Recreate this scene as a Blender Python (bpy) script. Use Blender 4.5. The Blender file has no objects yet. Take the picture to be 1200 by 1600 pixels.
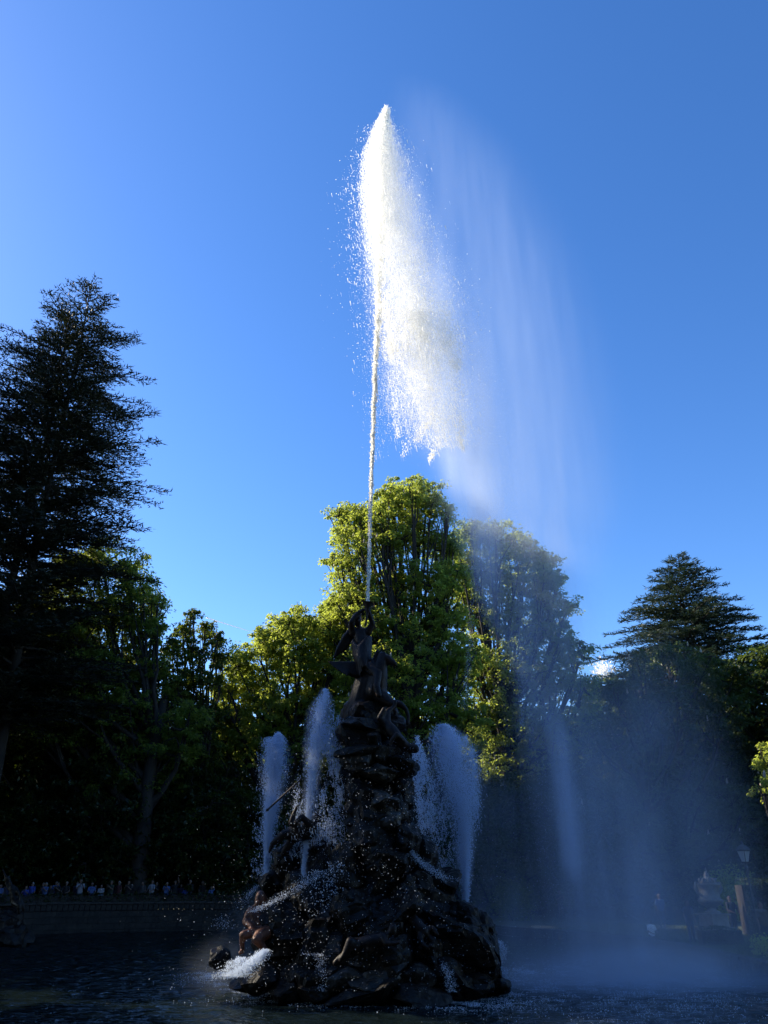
import bpy, bmesh, math, random
import numpy as np
from mathutils import Vector, Matrix, noise as mnoise

# ------------------------------------------------------------------ camera, sky, sun, exposure
SC = bpy.context.scene
COL = SC.collection
PITCH = math.radians(25.7)
EYE = 2.8                                     # metres above the water of the basin
cam_data = bpy.data.cameras.new('camera')
cam = bpy.data.objects.new('camera', cam_data)
COL.objects.link(cam)
cam.location = (0, 0, EYE)
cam.rotation_euler = (math.pi / 2 + PITCH, 0, 0)
cam_data.sensor_fit = 'VERTICAL'
cam_data.sensor_height = 34.6
cam_data.lens = 26
cam_data.clip_end = 20000
cam_data.clip_start = 0.1
SC.camera = cam

SUN_AZ = math.radians(-66)                    # measured from the view direction (+y) towards +x
SUN_EL = math.radians(33)
SUN_DIR = Vector((math.sin(SUN_AZ) * math.cos(SUN_EL), math.cos(SUN_AZ) * math.cos(SUN_EL), math.sin(SUN_EL)))

world = bpy.data.worlds.new('World')
SC.world = world
world.use_nodes = True
wn = world.node_tree
for n in list(wn.nodes):
    wn.nodes.remove(n)
w_out = wn.nodes.new('ShaderNodeOutputWorld')
w_bg = wn.nodes.new('ShaderNodeBackground')
w_sky = wn.nodes.new('ShaderNodeTexSky')
w_sky.sky_type = 'NISHITA'
w_sky.sun_disc = False
w_sky.sun_elevation = SUN_EL
w_sky.sun_rotation = SUN_AZ
w_sky.altitude = 1200
w_sky.air_density = 1.0
w_sky.dust_density = 0.6
w_sky.ozone_density = 2.5
w_hsv = wn.nodes.new('ShaderNodeHueSaturation')
w_hsv.inputs['Saturation'].default_value = 1.26
w_hsv.inputs['Hue'].default_value = 0.508
w_bg.inputs['Strength'].default_value = 0.15
wn.links.new(w_sky.outputs[0], w_hsv.inputs['Color'])
wn.links.new(w_hsv.outputs[0], w_bg.inputs['Color'])
wn.links.new(w_bg.outputs[0], w_out.inputs['Surface'])

sun_data = bpy.data.lights.new('sun', 'SUN')
sun_data.energy = 5.0
sun_data.angle = math.radians(0.53)
sun_data.color = (1.0, 0.88, 0.68)
sun = bpy.data.objects.new('sun', sun_data)
COL.objects.link(sun)
sun.rotation_euler = SUN_DIR.to_track_quat('Z', 'Y').to_euler()

SC.view_settings.view_transform = 'Standard'
SC.view_settings.look = 'None'
SC.view_settings.exposure = 0.92
SC.view_settings.gamma = 1.0
SC.view_settings.use_curve_mapping = False
SC.render.engine = 'CYCLES'
SC.cycles.max_bounces = 8
SC.cycles.diffuse_bounces = 6
SC.cycles.glossy_bounces = 2
SC.cycles.transmission_bounces = 3
SC.cycles.transparent_max_bounces = 8
SC.cycles.volume_bounces = 2
SC.cycles.caustics_reflective = False
SC.cycles.caustics_refractive = False

# ------------------------------------------------------------------ small helpers
RNG = np.random.default_rng(11)
random.seed(11)
SP, CP = math.sin(PITCH), math.cos(PITCH)
FPX = 1202.0


def P(px, py, Y):
    """A world point Y metres ahead that lies in the direction of a photo position."""
    v = 800.0 - py
    den = FPX * CP - v * SP
    return Vector(((px - 600.0) * Y / den, Y, EYE + Y * (FPX * SP + v * CP) / den))


def PXM(py, Y):
    v = 800.0 - py
    return (FPX * CP - v * SP) / Y


def Pn(px, py, Y):
    px = np.asarray(px, float); py = np.asarray(py, float); Y = np.asarray(Y, float)
    v = 800.0 - py
    den = FPX * CP - v * SP
    return np.stack([(px - 600.0) * Y / den, Y + 0 * den, EYE + Y * (FPX * SP + v * CP) / den], -1)


_lat = np.random.default_rng(5).random((32, 32, 32))


def vnoise(p):
    """tri-linear value noise, 0..1"""
    p = np.asarray(p, float)
    i = np.floor(p).astype(int)
    f = p - i
    f = f * f * (3 - 2 * f)
    out = 0
    for dx in (0, 1):
        for dy in (0, 1):
            for dz in (0, 1):
                w = (f[..., 0] if dx else 1 - f[..., 0]) * (f[..., 1] if dy else 1 - f[..., 1]) * (f[..., 2] if dz else 1 - f[..., 2])
                out = out + w * _lat[(i[..., 0] + dx) % 32, (i[..., 1] + dy) % 32, (i[..., 2] + dz) % 32]
    return out


def fbm(p, octs=4):
    a, s, t = 0.5, 0, 0
    p = np.asarray(p, float)
    for o in range(octs):
        s = s + a * vnoise(p * 2 ** o + o * 7.3)
        t += a
        a *= .5
    return s / t


def mesh_np(name, V, F, smooth=False):
    """V (n,3); F (m,k) all faces of one size"""
    me = bpy.data.meshes.new(name)
    V = np.ascontiguousarray(V, dtype=np.float32)
    F = np.ascontiguousarray(F, dtype=np.int32)
    k = F.shape[1]
    me.vertices.add(len(V)); me.vertices.foreach_set('co', V.ravel())
    me.loops.add(F.size); me.loops.foreach_set('vertex_index', F.ravel())
    me.polygons.add(len(F))
    me.polygons.foreach_set('loop_start', np.arange(0, F.size, k, dtype=np.int32))
    me.polygons.foreach_set('loop_total', np.full(len(F), k, dtype=np.int32))
    if smooth:
        me.polygons.foreach_set('use_smooth', np.ones(len(F), dtype=bool))
    me.update(calc_edges=True)
    return me


def obj(name, me, mat=None, parent=None, loc=None):
    o = bpy.data.objects.new(name, me)
    if mat is not None and me is not None and len(me.materials) == 0:
        me.materials.append(mat)
    COL.objects.link(o)
    if parent is not None:
        o.parent = parent
    if loc is not None:
        o.location = loc
    return o


def tag(o, label=None, cat=None, group=None, kind=None):
    if label: o['label'] = label
    if cat: o['category'] = cat
    if group: o['group'] = group
    if kind: o['kind'] = kind
    return o


def thing(name, label, cat, loc=(0, 0, 0), rz=0.0, group=None):
    o = bpy.data.objects.new(name, None)
    o.empty_display_size = 0.2
    COL.objects.link(o)
    o.location = loc
    o.rotation_euler = (0, 0, rz)
    return tag(o, label, cat, group)


def dup(root, loc, rz=0.0, scale=1.0, label=None, group=None):
    kids = [o for o in COL.objects if o.parent == root]
    r = root.copy(); COL.objects.link(r)
    r.location = loc; r.rotation_euler = (0, 0, rz)
    r.scale = scale if hasattr(scale, '__len__') else (scale,) * 3
    if label: r['label'] = label
    if group: r['group'] = group
    for ch in kids:
        gk = [o for o in COL.objects if o.parent == ch]
        c = ch.copy(); COL.objects.link(c); c.parent = r
        for g in gk:
            d = g.copy(); COL.objects.link(d); d.parent = c
    return r


class MB:
    """collects simple shapes into one mesh"""
    def __init__(self):
        self.bm = bmesh.new()

    def box(self, c, s, rz=0.0, bev=0.0, taper=1.0):
        m = Matrix.Translation(c) @ Matrix.Rotation(rz, 4, 'Z')
        r = bmesh.ops.create_cube(self.bm, size=1.0)
        for v in r['verts']:
            t = taper if v.co.z > 0 else 1.0
            v.co = m @ Vector((v.co.x * s[0] * t, v.co.y * s[1] * t, v.co.z * s[2]))
        if bev:
            es = list({e for v in r['verts'] for e in v.link_edges})
            bmesh.ops.bevel(self.bm, geom=es, offset=bev, segments=2, affect='EDGES', profile=.7)
        return self

    def lathe(self, prof, n=16, c=(0, 0, 0), square=False, caps=True):
        rings = []
        for r, z in prof:
            ring = []
            for i in range(n):
                a = 2 * math.pi * i / n + (math.pi / n if square else 0)
                ring.append(self.bm.verts.new((c[0] + r * math.cos(a), c[1] + r * math.sin(a), c[2] + z)))
            rings.append(ring)
        for a, b in zip(rings, rings[1:]):
            for i in range(n):
                self.bm.faces.new((a[i], a[(i + 1) % n], b[(i + 1) % n], b[i]))
        if caps:
            self.bm.faces.new(rings[0][::-1]); self.bm.faces.new(rings[-1])
        return self

    def tube(self, pts, rad, n=8):
        V, F = tube_np(pts, rad, n)
        vs = [self.bm.verts.new(v) for v in V]
        for f in F:
            self.bm.faces.new([vs[i] for i in f])
        return self

    def build(self, name, mat, parent=None, smooth=False, loc=None):
        me = bpy.data.meshes.new(name)
        bmesh.ops.recalc_face_normals(self.bm, faces=self.bm.faces)
        self.bm.to_mesh(me); self.bm.free()
        if smooth:
            for p in me.polygons: p.use_smooth = True
        return obj(name, me, mat, parent, loc)


def tube_np(pts, rad, n=6):
    pts = np.asarray([tuple(p) for p in pts], float)
    m = len(pts)
    rad = np.broadcast_to(np.asarray(rad, float), (m,))
    t = np.gradient(pts, axis=0)
    t /= np.linalg.norm(t, axis=1)[:, None] + 1e-9
    up = np.array([0, 0, 1.0]) if abs(t[0, 2]) < .9 else np.array([1.0, 0, 0])
    V = []
    u = np.cross(t[0], up); u /= np.linalg.norm(u)
    for i in range(m):
        u = u - t[i] * np.dot(u, t[i]); u /= np.linalg.norm(u) + 1e-9
        w = np.cross(t[i], u)
        a = np.arange(n) * 2 * np.pi / n
        V.append(pts[i] + rad[i] * (np.cos(a)[:, None] * u + np.sin(a)[:, None] * w))
    V = np.concatenate(V)
    F = []
    for i in range(m - 1):
        for j in range(n):
            k = (j + 1) % n
            F.append((i * n + j, i * n + k, (i + 1) * n + k, (i + 1) * n + j))
    return V, np.array(F)


def mat_new(name):
    m = bpy.data.materials.new(name)
    m.use_nodes = True
    nt = m.node_tree
    for n in list(nt.nodes):
        nt.nodes.remove(n)
    out = nt.nodes.new('ShaderNodeOutputMaterial')
    return m, nt, out


def ramp(nt, stops):
    r = nt.nodes.new('ShaderNodeValToRGB')
    el = r.color_ramp.elements
    while len(el) > 1: el.remove(el[0])
    el[0].position = stops[0][0]; el[0].color = (*stops[0][1], 1)
    for p, c in stops[1:]:
        e = el.new(p); e.color = (*c, 1)
    return r


def surf_mat(name, cols, scale=3.0, rough=0.8, bump=0.3, detail=6, spec=0.5, metal=0.0, bscale=None, coords='Object', bdist=0.05, stretch=(1, 1, 1)):
    m, nt, out = mat_new(name)
    L = nt.links
    tc = nt.nodes.new('ShaderNodeTexCoord')
    mp = nt.nodes.new('ShaderNodeMapping'); mp.inputs['Scale'].default_value = stretch
    L.new(tc.outputs[coords], mp.inputs[0])
    nz = nt.nodes.new('ShaderNodeTexNoise'); nz.inputs['Scale'].default_value = scale
    nz.inputs['Detail'].default_value = detail; nz.inputs['Roughness'].default_value = .62
    L.new(mp.outputs[0], nz.inputs['Vector'])
    r = ramp(nt, [(0.3 + 0.4 * i / max(1, len(cols) - 1), c) for i, c in enumerate(cols)])
    L.new(nz.outputs['Fac'], r.inputs[0])
    b = nt.nodes.new('ShaderNodeBsdfPrincipled')
    b.inputs['Roughness'].default_value = rough
    b.inputs['Metallic'].default_value = metal
    b.inputs['Specular IOR Level'].default_value = spec
    L.new(r.outputs[0], b.inputs['Base Color'])
    if bump:
        nb = nt.nodes.new('ShaderNodeTexNoise'); nb.inputs['Scale'].default_value = bscale or scale * 4
        nb.inputs['Detail'].default_value = 5
        L.new(mp.outputs[0], nb.inputs['Vector'])
        bp = nt.nodes.new('ShaderNodeBump'); bp.inputs['Strength'].default_value = bump; bp.inputs['Distance'].default_value = bdist
        L.new(nb.outputs['Fac'], bp.inputs['Height']); L.new(bp.outputs[0], b.inputs['Normal'])
    L.new(b.outputs[0], out.inputs['Surface'])
    return m


def leaf_mat(name, c_dark, c_light, trans, tfac=.45, rough=.45):
    m, nt, out = mat_new(name)
    L = nt.links
    g = nt.nodes.new('ShaderNodeNewGeometry')
    tc = nt.nodes.new('ShaderNodeTexCoord')
    nz = nt.nodes.new('ShaderNodeTexNoise'); nz.inputs['Scale'].default_value = .35; nz.inputs['Detail'].default_value = 3
    L.new(tc.outputs['Object'], nz.inputs['Vector'])
    ad = nt.nodes.new('ShaderNodeMath'); ad.operation = 'ADD'
    L.new(g.outputs['Random Per Island'], ad.inputs[0]); L.new(nz.outputs['Fac'], ad.inputs[1])
    ml = nt.nodes.new('ShaderNodeMath'); ml.operation = 'MULTIPLY'; ml.inputs[1].default_value = .55
    L.new(ad.outputs[0], ml.inputs[0])
    r1 = ramp(nt, [(.15, c_dark), (.85, c_light)]); L.new(ml.outputs[0], r1.inputs[0])
    r2 = ramp(nt, [(.15, tuple(x * .7 for x in trans)), (.85, trans)]); L.new(ml.outputs[0], r2.inputs[0])
    d = nt.nodes.new('ShaderNodeBsdfPrincipled'); d.inputs['Roughness'].default_value = rough
    d.inputs['Specular IOR Level'].default_value = .35
    t = nt.nodes.new('ShaderNodeBsdfTranslucent')
    L.new(r1.outputs[0], d.inputs['Base Color']); L.new(r2.outputs[0], t.inputs['Color'])
    mx = nt.nodes.new('ShaderNodeMixShader'); mx.inputs[0].default_value = tfac
    L.new(d.outputs[0], mx.inputs[1]); L.new(t.outputs[0], mx.inputs[2])
    L.new(mx.outputs[0], out.inputs['Surface'])
    return m


def drop_mat(name, col=(.93, .94, .95), tf=.55):
    m, nt, out = mat_new(name)
    L = nt.links
    d = nt.nodes.new('ShaderNodeBsdfDiffuse'); d.inputs['Color'].default_value = (*col, 1)
    t = nt.nodes.new('ShaderNodeBsdfTranslucent'); t.inputs['Color'].default_value = (*col, 1)
    mx = nt.nodes.new('ShaderNodeMixShader'); mx.inputs[0].default_value = tf
    L.new(d.outputs[0], mx.inputs[1]); L.new(t.outputs[0], mx.inputs[2])
    L.new(mx.outputs[0], out.inputs['Surface'])
    return m


M = {}
M['bark'] = surf_mat('bark', [(.012, .010, .008), (.035, .028, .022)], 2.0, .9, .6, stretch=(1, 1, .25))
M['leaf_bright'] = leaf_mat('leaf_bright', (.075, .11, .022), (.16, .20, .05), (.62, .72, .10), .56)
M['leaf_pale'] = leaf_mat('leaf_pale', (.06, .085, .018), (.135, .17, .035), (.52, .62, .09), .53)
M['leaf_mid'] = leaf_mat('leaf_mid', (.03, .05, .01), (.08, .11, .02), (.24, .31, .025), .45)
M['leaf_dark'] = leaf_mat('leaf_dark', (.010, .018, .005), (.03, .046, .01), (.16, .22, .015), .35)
M['leaf_mist_blue'] = leaf_mat('leaf_mist_blue', (.02, .034, .014), (.055, .08, .028), (.18, .25, .04), .38)  # bluish haze of the spray put into the leaf colour
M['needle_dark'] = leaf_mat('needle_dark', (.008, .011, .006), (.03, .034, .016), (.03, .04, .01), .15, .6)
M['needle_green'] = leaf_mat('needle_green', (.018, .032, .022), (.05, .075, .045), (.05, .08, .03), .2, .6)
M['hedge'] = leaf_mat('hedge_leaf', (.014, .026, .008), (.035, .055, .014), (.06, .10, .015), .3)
M['blossom'] = leaf_mat('blossom', (.45, .38, .30), (.62, .55, .45), (.4, .35, .25), .35, .7)
M['rock'] = surf_mat('rock', [(.004, .0035, .003), (.012, .009, .007), (.026, .021, .017)], 1.6, .45, .9, bscale=5, bdist=.08, spec=.2)
M['rock_pale'] = surf_mat('rock_pale', [(.008, .007, .006), (.03, .026, .021), (.065, .058, .05)], 1.8, .4, .9, bscale=6, bdist=.06, spec=.35)  # lighter copy of rock: lit, wet highlights put into the colour
M['bronze'] = surf_mat('bronze', [(.006, .003, .0025), (.014, .007, .005), (.028, .014, .009)], 4, .5, .35, metal=0, spec=.25, bscale=14, bdist=.03)
M['bronze_sun_tinted'] = surf_mat('bronze_sun_tinted', [(.035, .011, .006), (.10, .03, .012), (.20, .065, .026)], 5, .5, .6, metal=.2, bscale=16, bdist=.05)  # bronze with the warm sunlight painted into its colour
M['bronze_pale'] = surf_mat('bronze_pale', [(.012, .008, .006), (.035, .025, .02)], 6, .5, .35, metal=.2, bscale=20, bdist=.02)
M['stone'] = surf_mat('stone', [(.010, .009, .008), (.024, .021, .017), (.045, .04, .033)], 2.5, .85, .6, bscale=9)
M['wall_stone'] = surf_mat('wall_stone', [(.006, .0055, .0045), (.016, .014, .011), (.034, .029, .022)], 2.0, .85, .8, bscale=7)
M['marble'] = surf_mat('marble', [(.07, .07, .065), (.13, .127, .12), (.19, .185, .175)], 3.0, .6, .5, bscale=9)
M['iron'] = surf_mat('iron', [(.012, .014, .014), (.03, .032, .03)], 8, .5, .2, metal=.3)
M['skin'] = surf_mat('skin', [(.11, .065, .045), (.16, .095, .065)], 3, .6, 0)
M['drops'] = drop_mat('sky_tinted_water_drops', (.70, .78, .90), .5)  # skylight blue of the shaded jets put into the drop colour
M['sun_tinted_drops'] = drop_mat('sun_tinted_water_drops', (.985, .972, .91), .78)  # same water, whitened and creamed as if in full sun
M['mist'] = drop_mat('sky_tinted_mist_drops', (.55, .62, .75), .6)  # skylight blue put into the colour here too
M['vapour'] = drop_mat('vapour', (.95, .95, .95), .6)

m, nt, out = mat_new('lamp_glass')
b = nt.nodes.new('ShaderNodeBsdfPrincipled'); b.inputs['Base Color'].default_value = (.55, .58, .6, 1); b.inputs['Roughness'].default_value = .35
b.inputs['Transmission Weight'].default_value = .35
nt.links.new(b.outputs[0], out.inputs[0]); M['lamp_glass'] = m

# ------------------------------------------------------------------ ground, basin, water
BC = np.array([-8.0, 34.0])


def basin_R(a):
    a = (a + math.pi) % (2 * math.pi) - math.pi
    return 22.4 - 1.6 * math.exp(-(math.degrees(a) / 18) ** 2)


def ground_z(x, y):
    t = 1 / (1 + math.exp((x - 2.0) / 2.6))
    d = math.hypot(x - BC[0], y - BC[1])
    near = 1 / (1 + math.exp((y - 8) / 2.0))
    t *= 1 / (1 + math.exp((26 - y) / 3.0))
    base = .33 + max(.92 * t, .5 * near)
    rise = .012 * max(0, min(d - 22, 300)) + .25 * (1 - math.exp(-max(0, d - 22) / 4)) * (1 - t)
    return base + rise + .05 * (vnoise(np.array([x * .4, y * .4, 0])) - .5)


def make_ground():
    V, F = [], []
    n = 180
    fr = [1.012, 1.05, 1.12, 1.2, 1.3, 1.45, 1.7, 2.0, 2.5, 3.3, 4.5, 7, 12, 25, 60, 200]
    for k in fr:
        for i in range(n):
            a = 2 * math.pi * i / n
            r = basin_R(a) * k
            x, y = BC[0] + r * math.cos(a), BC[1] + r * math.sin(a)
            V.append((x, y, ground_z(x, y) if r < 400 else ground_z(BC[0] + 400 * math.cos(a), BC[1] + 400 * math.sin(a))))
    for k in range(len(fr) - 1):
        for i in range(n):
            j = (i + 1) % n
            F.append((k * n + i, k * n + j, (k + 1) * n + j, (k + 1) * n + i))
    me = mesh_np('ground', V, F, True)
    m = surf_mat('ground_mat', [(.03, .026, .018), (.03, .042, .012), (.055, .05, .032)], .6, .95, .5, bscale=8, coords='Object')
    o = obj('ground', me, m); tag(o, kind='structure')
    # basin floor and inner side
    V, F = [], []
    for (k, z) in ((1.015, None), (1.015, -1.2)):
        for i in range(n):
            a = 2 * math.pi * i / n
            r = basin_R(a) * k
            x, y = BC[0] + r * math.cos(a), BC[1] + r * math.sin(a)
            V.append((x, y, ground_z(x, y) - .03 if z is None else z))
    V.append((BC[0], BC[1], -1.2))
    for i in range(n):
        j = (i + 1) % n
        F.append((i, j, n + j)); F.append((i, n + j, n + i)); F.append((n + i, n + j, 2 * n))
    o = obj('basin_floor', mesh_np('basin_floor', V, F), M['wall_stone']); tag(o, kind='structure')


make_ground()


def make_water():
    nx, ny = 340, 420
    xs = np.linspace(-34, 18, nx)
    ys = 11 + (58 - 11) * (np.linspace(0, 1, ny) ** 1.3)
    X, Y = np.meshgrid(xs, ys)
    near_f = np.exp(-((X - 0) ** 2 + (Y - 25) ** 2) / 60)
    Z = 0
    Z = Z + .085 * (fbm(np.stack([X * 1.1, Y * 1.9, 0 * X], -1), 3) - .5)
    Z = Z + .05 * (vnoise(np.stack([X * 3.2, Y * 5.5, 0 * X + 9], -1)) - .5)
    Z = Z + .05 * near_f * (fbm(np.stack([X * 4, Y * 5, 0 * X + 4], -1), 2) - .5)
    ang = np.arctan2(Y - BC[1], X - BC[0])
    R = 22.4 - 1.6 * np.exp(-(np.degrees(ang) / 18) ** 2)
    inside = np.hypot(X - BC[0], Y - BC[1]) < R * 1.012
    V = np.stack([X, Y, Z], -1).reshape(-1, 3)
    idx = np.arange(nx * ny).reshape(ny, nx)
    ok = inside[:-1, :-1] & inside[1:, :-1] & inside[:-1, 1:] & inside[1:, 1:]
    F = np.stack([idx[:-1, :-1], idx[:-1, 1:], idx[1:, 1:], idx[1:, :-1]], -1)[ok]
    m, nt, out = mat_new('water_mat')
    L = nt.links
    tc = nt.nodes.new('ShaderNodeTexCoord')
    mp = nt.nodes.new('ShaderNodeMapping'); mp.inputs['Scale'].default_value = (1.0, 1.9, 1)
    L.new(tc.outputs['Object'], mp.inputs[0])
    n1 = nt.nodes.new('ShaderNodeTexNoise'); n1.inputs['Scale'].default_value = 1.9; n1.inputs['Detail'].default_value = 3; n1.inputs['Distortion'].default_value = .6
    L.new(mp.outputs[0], n1.inputs['Vector'])
    bp = nt.nodes.new('ShaderNodeBump'); bp.inputs['Strength'].default_value = 1.0; bp.inputs['Distance'].default_value = .16
    L.new(n1.outputs['Fac'], bp.inputs['Height'])
    b = nt.nodes.new('ShaderNodeBsdfPrincipled')
    b.inputs['Base Color'].default_value = (.006, .011, .012, 1)
    b.inputs['Roughness'].default_value = .06
    b.inputs['IOR'].default_value = 1.33
    L.new(bp.outputs[0], b.inputs['Normal'])
    L.new(b.outputs[0], out.inputs[0])
    o = obj('water', mesh_np('water', V, F, True), m); tag(o, kind='structure')


make_water()


def block_mesh(name, lx, ly, lz, seed, j=.03):
    rs = random.Random(seed)
    bm = bmesh.new()
    bmesh.ops.create_cube(bm, size=1.0)
    for v in bm.verts:
        v.co = Vector((v.co.x * lx + rs.uniform(-j, j), v.co.y * ly + rs.uniform(-j, j), v.co.z * lz + rs.uniform(-j, j) * .6))
    bmesh.ops.bevel(bm, geom=list(bm.edges), offset=min(lx, ly, lz) * .12, segments=1, affect='EDGES')
    me = bpy.data.meshes.new(name); bm.to_mesh(me); bm.free()
    return me


def make_wall():
    w = thing('basin_wall', 'low stone wall with worn coping curving round the far side of the fountain basin', 'wall', (BC[0], BC[1], 0))
    back = []
    n_seg = 132
    a0, a1 = math.radians(-42), math.radians(175)
    cop = [block_mesh('coping_stone', 1, .42, .11, s, .012) for s in range(5)]
    sto = [block_mesh('wall_stone', 1, .36, 1, s + 20, .02) for s in range(6)]
    for me in cop: me.materials.append(M['stone'])
    for me in sto: me.materials.append(M['wall_stone'])
    rs = random.Random(3)
    stuff = MB()
    for i in range(n_seg):
        a = a0 + (a1 - a0) * (i + .5) / n_seg
        R = basin_R(a) + .12
        x, y = R * math.cos(a), R * math.sin(a)
        top = ground_z(BC[0] + x, BC[1] + y) + (.05 if BC[0] + x > 4 else .42)
        seg = (a1 - a0) / n_seg * R
        o = bpy.data.objects.new('coping_stone', cop[rs.randrange(5)]); COL.objects.link(o); o.parent = w
        o.location = (x, y, top - .055 + rs.uniform(-.008, .008)); o.rotation_euler = (rs.uniform(-.012, .012), 0, a - math.pi / 2); o.scale = (seg * .985, 1, 1)
        # two half-length stones per coping stone in the course below, only the upper course is in the open
        h = min(.36, top + .1)
        for s in (-.25, .25):
            aa = a + s * (a1 - a0) / n_seg
            R2 = basin_R(aa) + .13
            if i < 104:
                o = bpy.data.objects.new('wall_stone', sto[rs.randrange(6)]); COL.objects.link(o); o.parent = w
                o.location = (R2 * math.cos(aa), R2 * math.sin(aa), top - .115 - h / 2 + .0)
                o.rotation_euler = (0, 0, aa - math.pi / 2); o.scale = (seg * .48, 1 + rs.uniform(-.04, .08), h * .97)
            z = top - .125 - h
            while z > -.15:
                hh = .34
                stuff.box((R2 * math.cos(aa), R2 * math.sin(aa), z - hh / 2), (seg * .485, .36 + rs.uniform(-.03, .03), hh * .96), aa - math.pi / 2)
                z -= hh
    o = stuff.build('wall_course', M['wall_stone'], w)
    o['kind'] = 'stuff'


make_wall()

# ------------------------------------------------------------------ trees
SUNV = np.array(SUN_DIR)
GAP_AT = np.array(P(390, 1492, 23.1))         # crowns are cut open along the sun ray, to light the fountain's foot


def leaf_faces(C, N, U, L, W, fold=.25):
    """rhombic leaves: centre C, normal N, axis U (n,3); returns V, F (quads)"""
    S = np.cross(N, U)
    S /= np.linalg.norm(S, axis=1)[:, None] + 1e-9
    L = L[:, None]; W = W[:, None]
    v0 = C - U * L * .5
    v1 = C + S * W * .5 + N * W * fold + U * L * .08
    v2 = C + U * L * .5 - N * L * .12
    v3 = C - S * W * .5 + N * W * fold + U * L * .08
    n = len(C)
    V = np.stack([v0, v1, v2, v3], 1).reshape(-1, 3)
    F = np.arange(4 * n).reshape(n, 4)
    return V, F


def unit(v):
    return v / (np.linalg.norm(v, axis=-1, keepdims=True) + 1e-9)


def broadleaf(name, label, base, H, lobes, leafmat, seed, clumps=600, per=42, leaf=.26, group=None, blossoms=0, trunk_r=.4, lean=(0, 0),
              spread=.62, gap=True, cat='tree', inner=.42, trunk_h=.5):
    """lobes: (x, y, z, r) relative to the base. Trunk, limbs to every lobe, twigs to every leaf clump."""
    rg = np.random.default_rng(seed)
    rs = random.Random(seed)
    root = thing(name, label, cat, base, 0, group)
    lob = np.array(lobes, float)
    top = np.array([lean[0] * .6, lean[1], H * trunk_h])
    # trunk
    tp = []
    for i in range(9):
        t = i / 8
        tp.append(top * t + np.array([math.sin(t * 5 + seed) * .25 * t, math.cos(t * 4 + seed) * .25 * t, 0]))
    tp = np.array(tp)
    TV, TF, off = [], [], 0

    def add(V, F):
        nonlocal off
        TV.append(V); TF.append(F + off); off += len(V)
    V, F = tube_np(tp, np.linspace(1, .42, 9) * trunk_r * np.array([1.35] + [1] * 8), 10); add(V, F)
    limb_pts = []
    for (x, y, z, r) in lob:
        d = math.hypot(x - top[0], y - top[1])
        zs = max(H * .12, z - d * rs.uniform(.8, 1.3) - r * .6 - H * .06)
        t = min(rs.uniform(.72, 1), zs / (H * trunk_h))
        s = top * t
        e = np.array([x, y, z])
        mid = s * .5 + e * .5 + np.array([rs.uniform(-.6, .6) + .22 * (x - s[0]), rs.uniform(-.6, .6) + .22 * (y - s[1]), -.10 * d])
        q = np.linspace(0, 1, 7)[:, None]
        pts = (1 - q) ** 2 * s + 2 * q * (1 - q) * mid + q ** 2 * e
        pts[1:-1] += rg.normal(0, .12, (5, 3))
        r0 = trunk_r * (.25 + .25 * (1 - t))
        V, F = tube_np(pts, np.linspace(r0, .05, 7), 6); add(V, F)
        limb_pts.append(pts[2:])
        for _ in range(5):                      # boughs inside the lobe
            dv = unit(rg.normal(0, 1, 3) + np.array([0, 0, .35])) * r * rs.uniform(.6, .95)
            st = pts[rs.randrange(3, 7)]
            q2 = np.linspace(0, 1, 5)[:, None]
            m2 = (st + e + dv) / 2 + rg.normal(0, .25, 3) - np.array([0, 0, .2])
            bp = (1 - q2) ** 2 * st + 2 * q2 * (1 - q2) * m2 + q2 ** 2 * (e + dv)
            V, F = tube_np(bp, np.linspace(r0 * .45, .025, 5), 5); add(V, F)
            limb_pts.append(bp[1:])
    LP = np.concatenate(limb_pts)
    # clumps on the lobes' shells
    w = lob[:, 3] ** 2; w = w / w.sum()
    k = rg.choice(len(lob), clumps, p=w)
    dv = unit(rg.normal(0, 1, (clumps, 3)) + np.array([0, 0, .25]))
    rad = np.where(rg.random(clumps) < inner, rg.uniform(.3, .85, clumps), rg.uniform(.75, 1.12, clumps))
    wob = .55 + .9 * fbm(lob[k, :3] * .3 + dv * 1.6 + seed, 2)
    CC = lob[k, :3] + dv * (lob[k, 3] * rad * wob)[:, None] * np.array([1, 1, .92])
    CC = CC[CC[:, 2] > .8]
    if gap:
        wc = CC + np.array(base)
        rel = wc - GAP_AT
        t = rel @ SUNV
        dist = np.linalg.norm(rel - t[:, None] * SUNV, axis=1)
        CC = CC[(dist > 1.25) | (t < 6)]
    # twigs
    for c in CC[rg.random(len(CC)) < .8]:
        dd = ((LP - c) ** 2).sum(1)
        s = LP[dd.argmin()]
        if dd.min() > 9: continue
        V, F = tube_np([s, (s + c) / 2 + rg.normal(0, .1, 3), c], [.03, .02, .01], 3); add(V, F)
    obj('trunk', mesh_np(name + '_trunk', np.concatenate(TV), np.concatenate(TF), True), M['bark'], root)
    # leaves
    n = len(CC) * per
    ci = np.repeat(np.arange(len(CC)), per)
    cr = rg.uniform(.35, 1.45, len(CC))[ci] * spread
    q = unit(rg.normal(0, 1, (n, 3))) * (rg.random(n) ** .45)[:, None]
    off3 = q * cr[:, None] * np.array([1, 1, .55])
    off3[:, 2] -= .18 * (q[:, 0] ** 2 + q[:, 1] ** 2) * cr
    C = CC[ci] + off3
    U = unit(off3 * np.array([1, 1, .3]) + rg.normal(0, .35, (n, 3)) * cr[:, None] + np.array([0, 0, -.18]))
    N = unit(np.array([0, 0, 1.0]) + rg.normal(0, .55, (n, 3)))
    N = unit(N - U * (N * U).sum(1)[:, None])
    Ls = leaf * rg.uniform(.6, 1.25, n)
    V, F = leaf_faces(C, N, U, Ls, Ls * rg.uniform(.42, .62, n))
    obj('crown', mesh_np(name + '_crown', V, F), leafmat, root)
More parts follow.
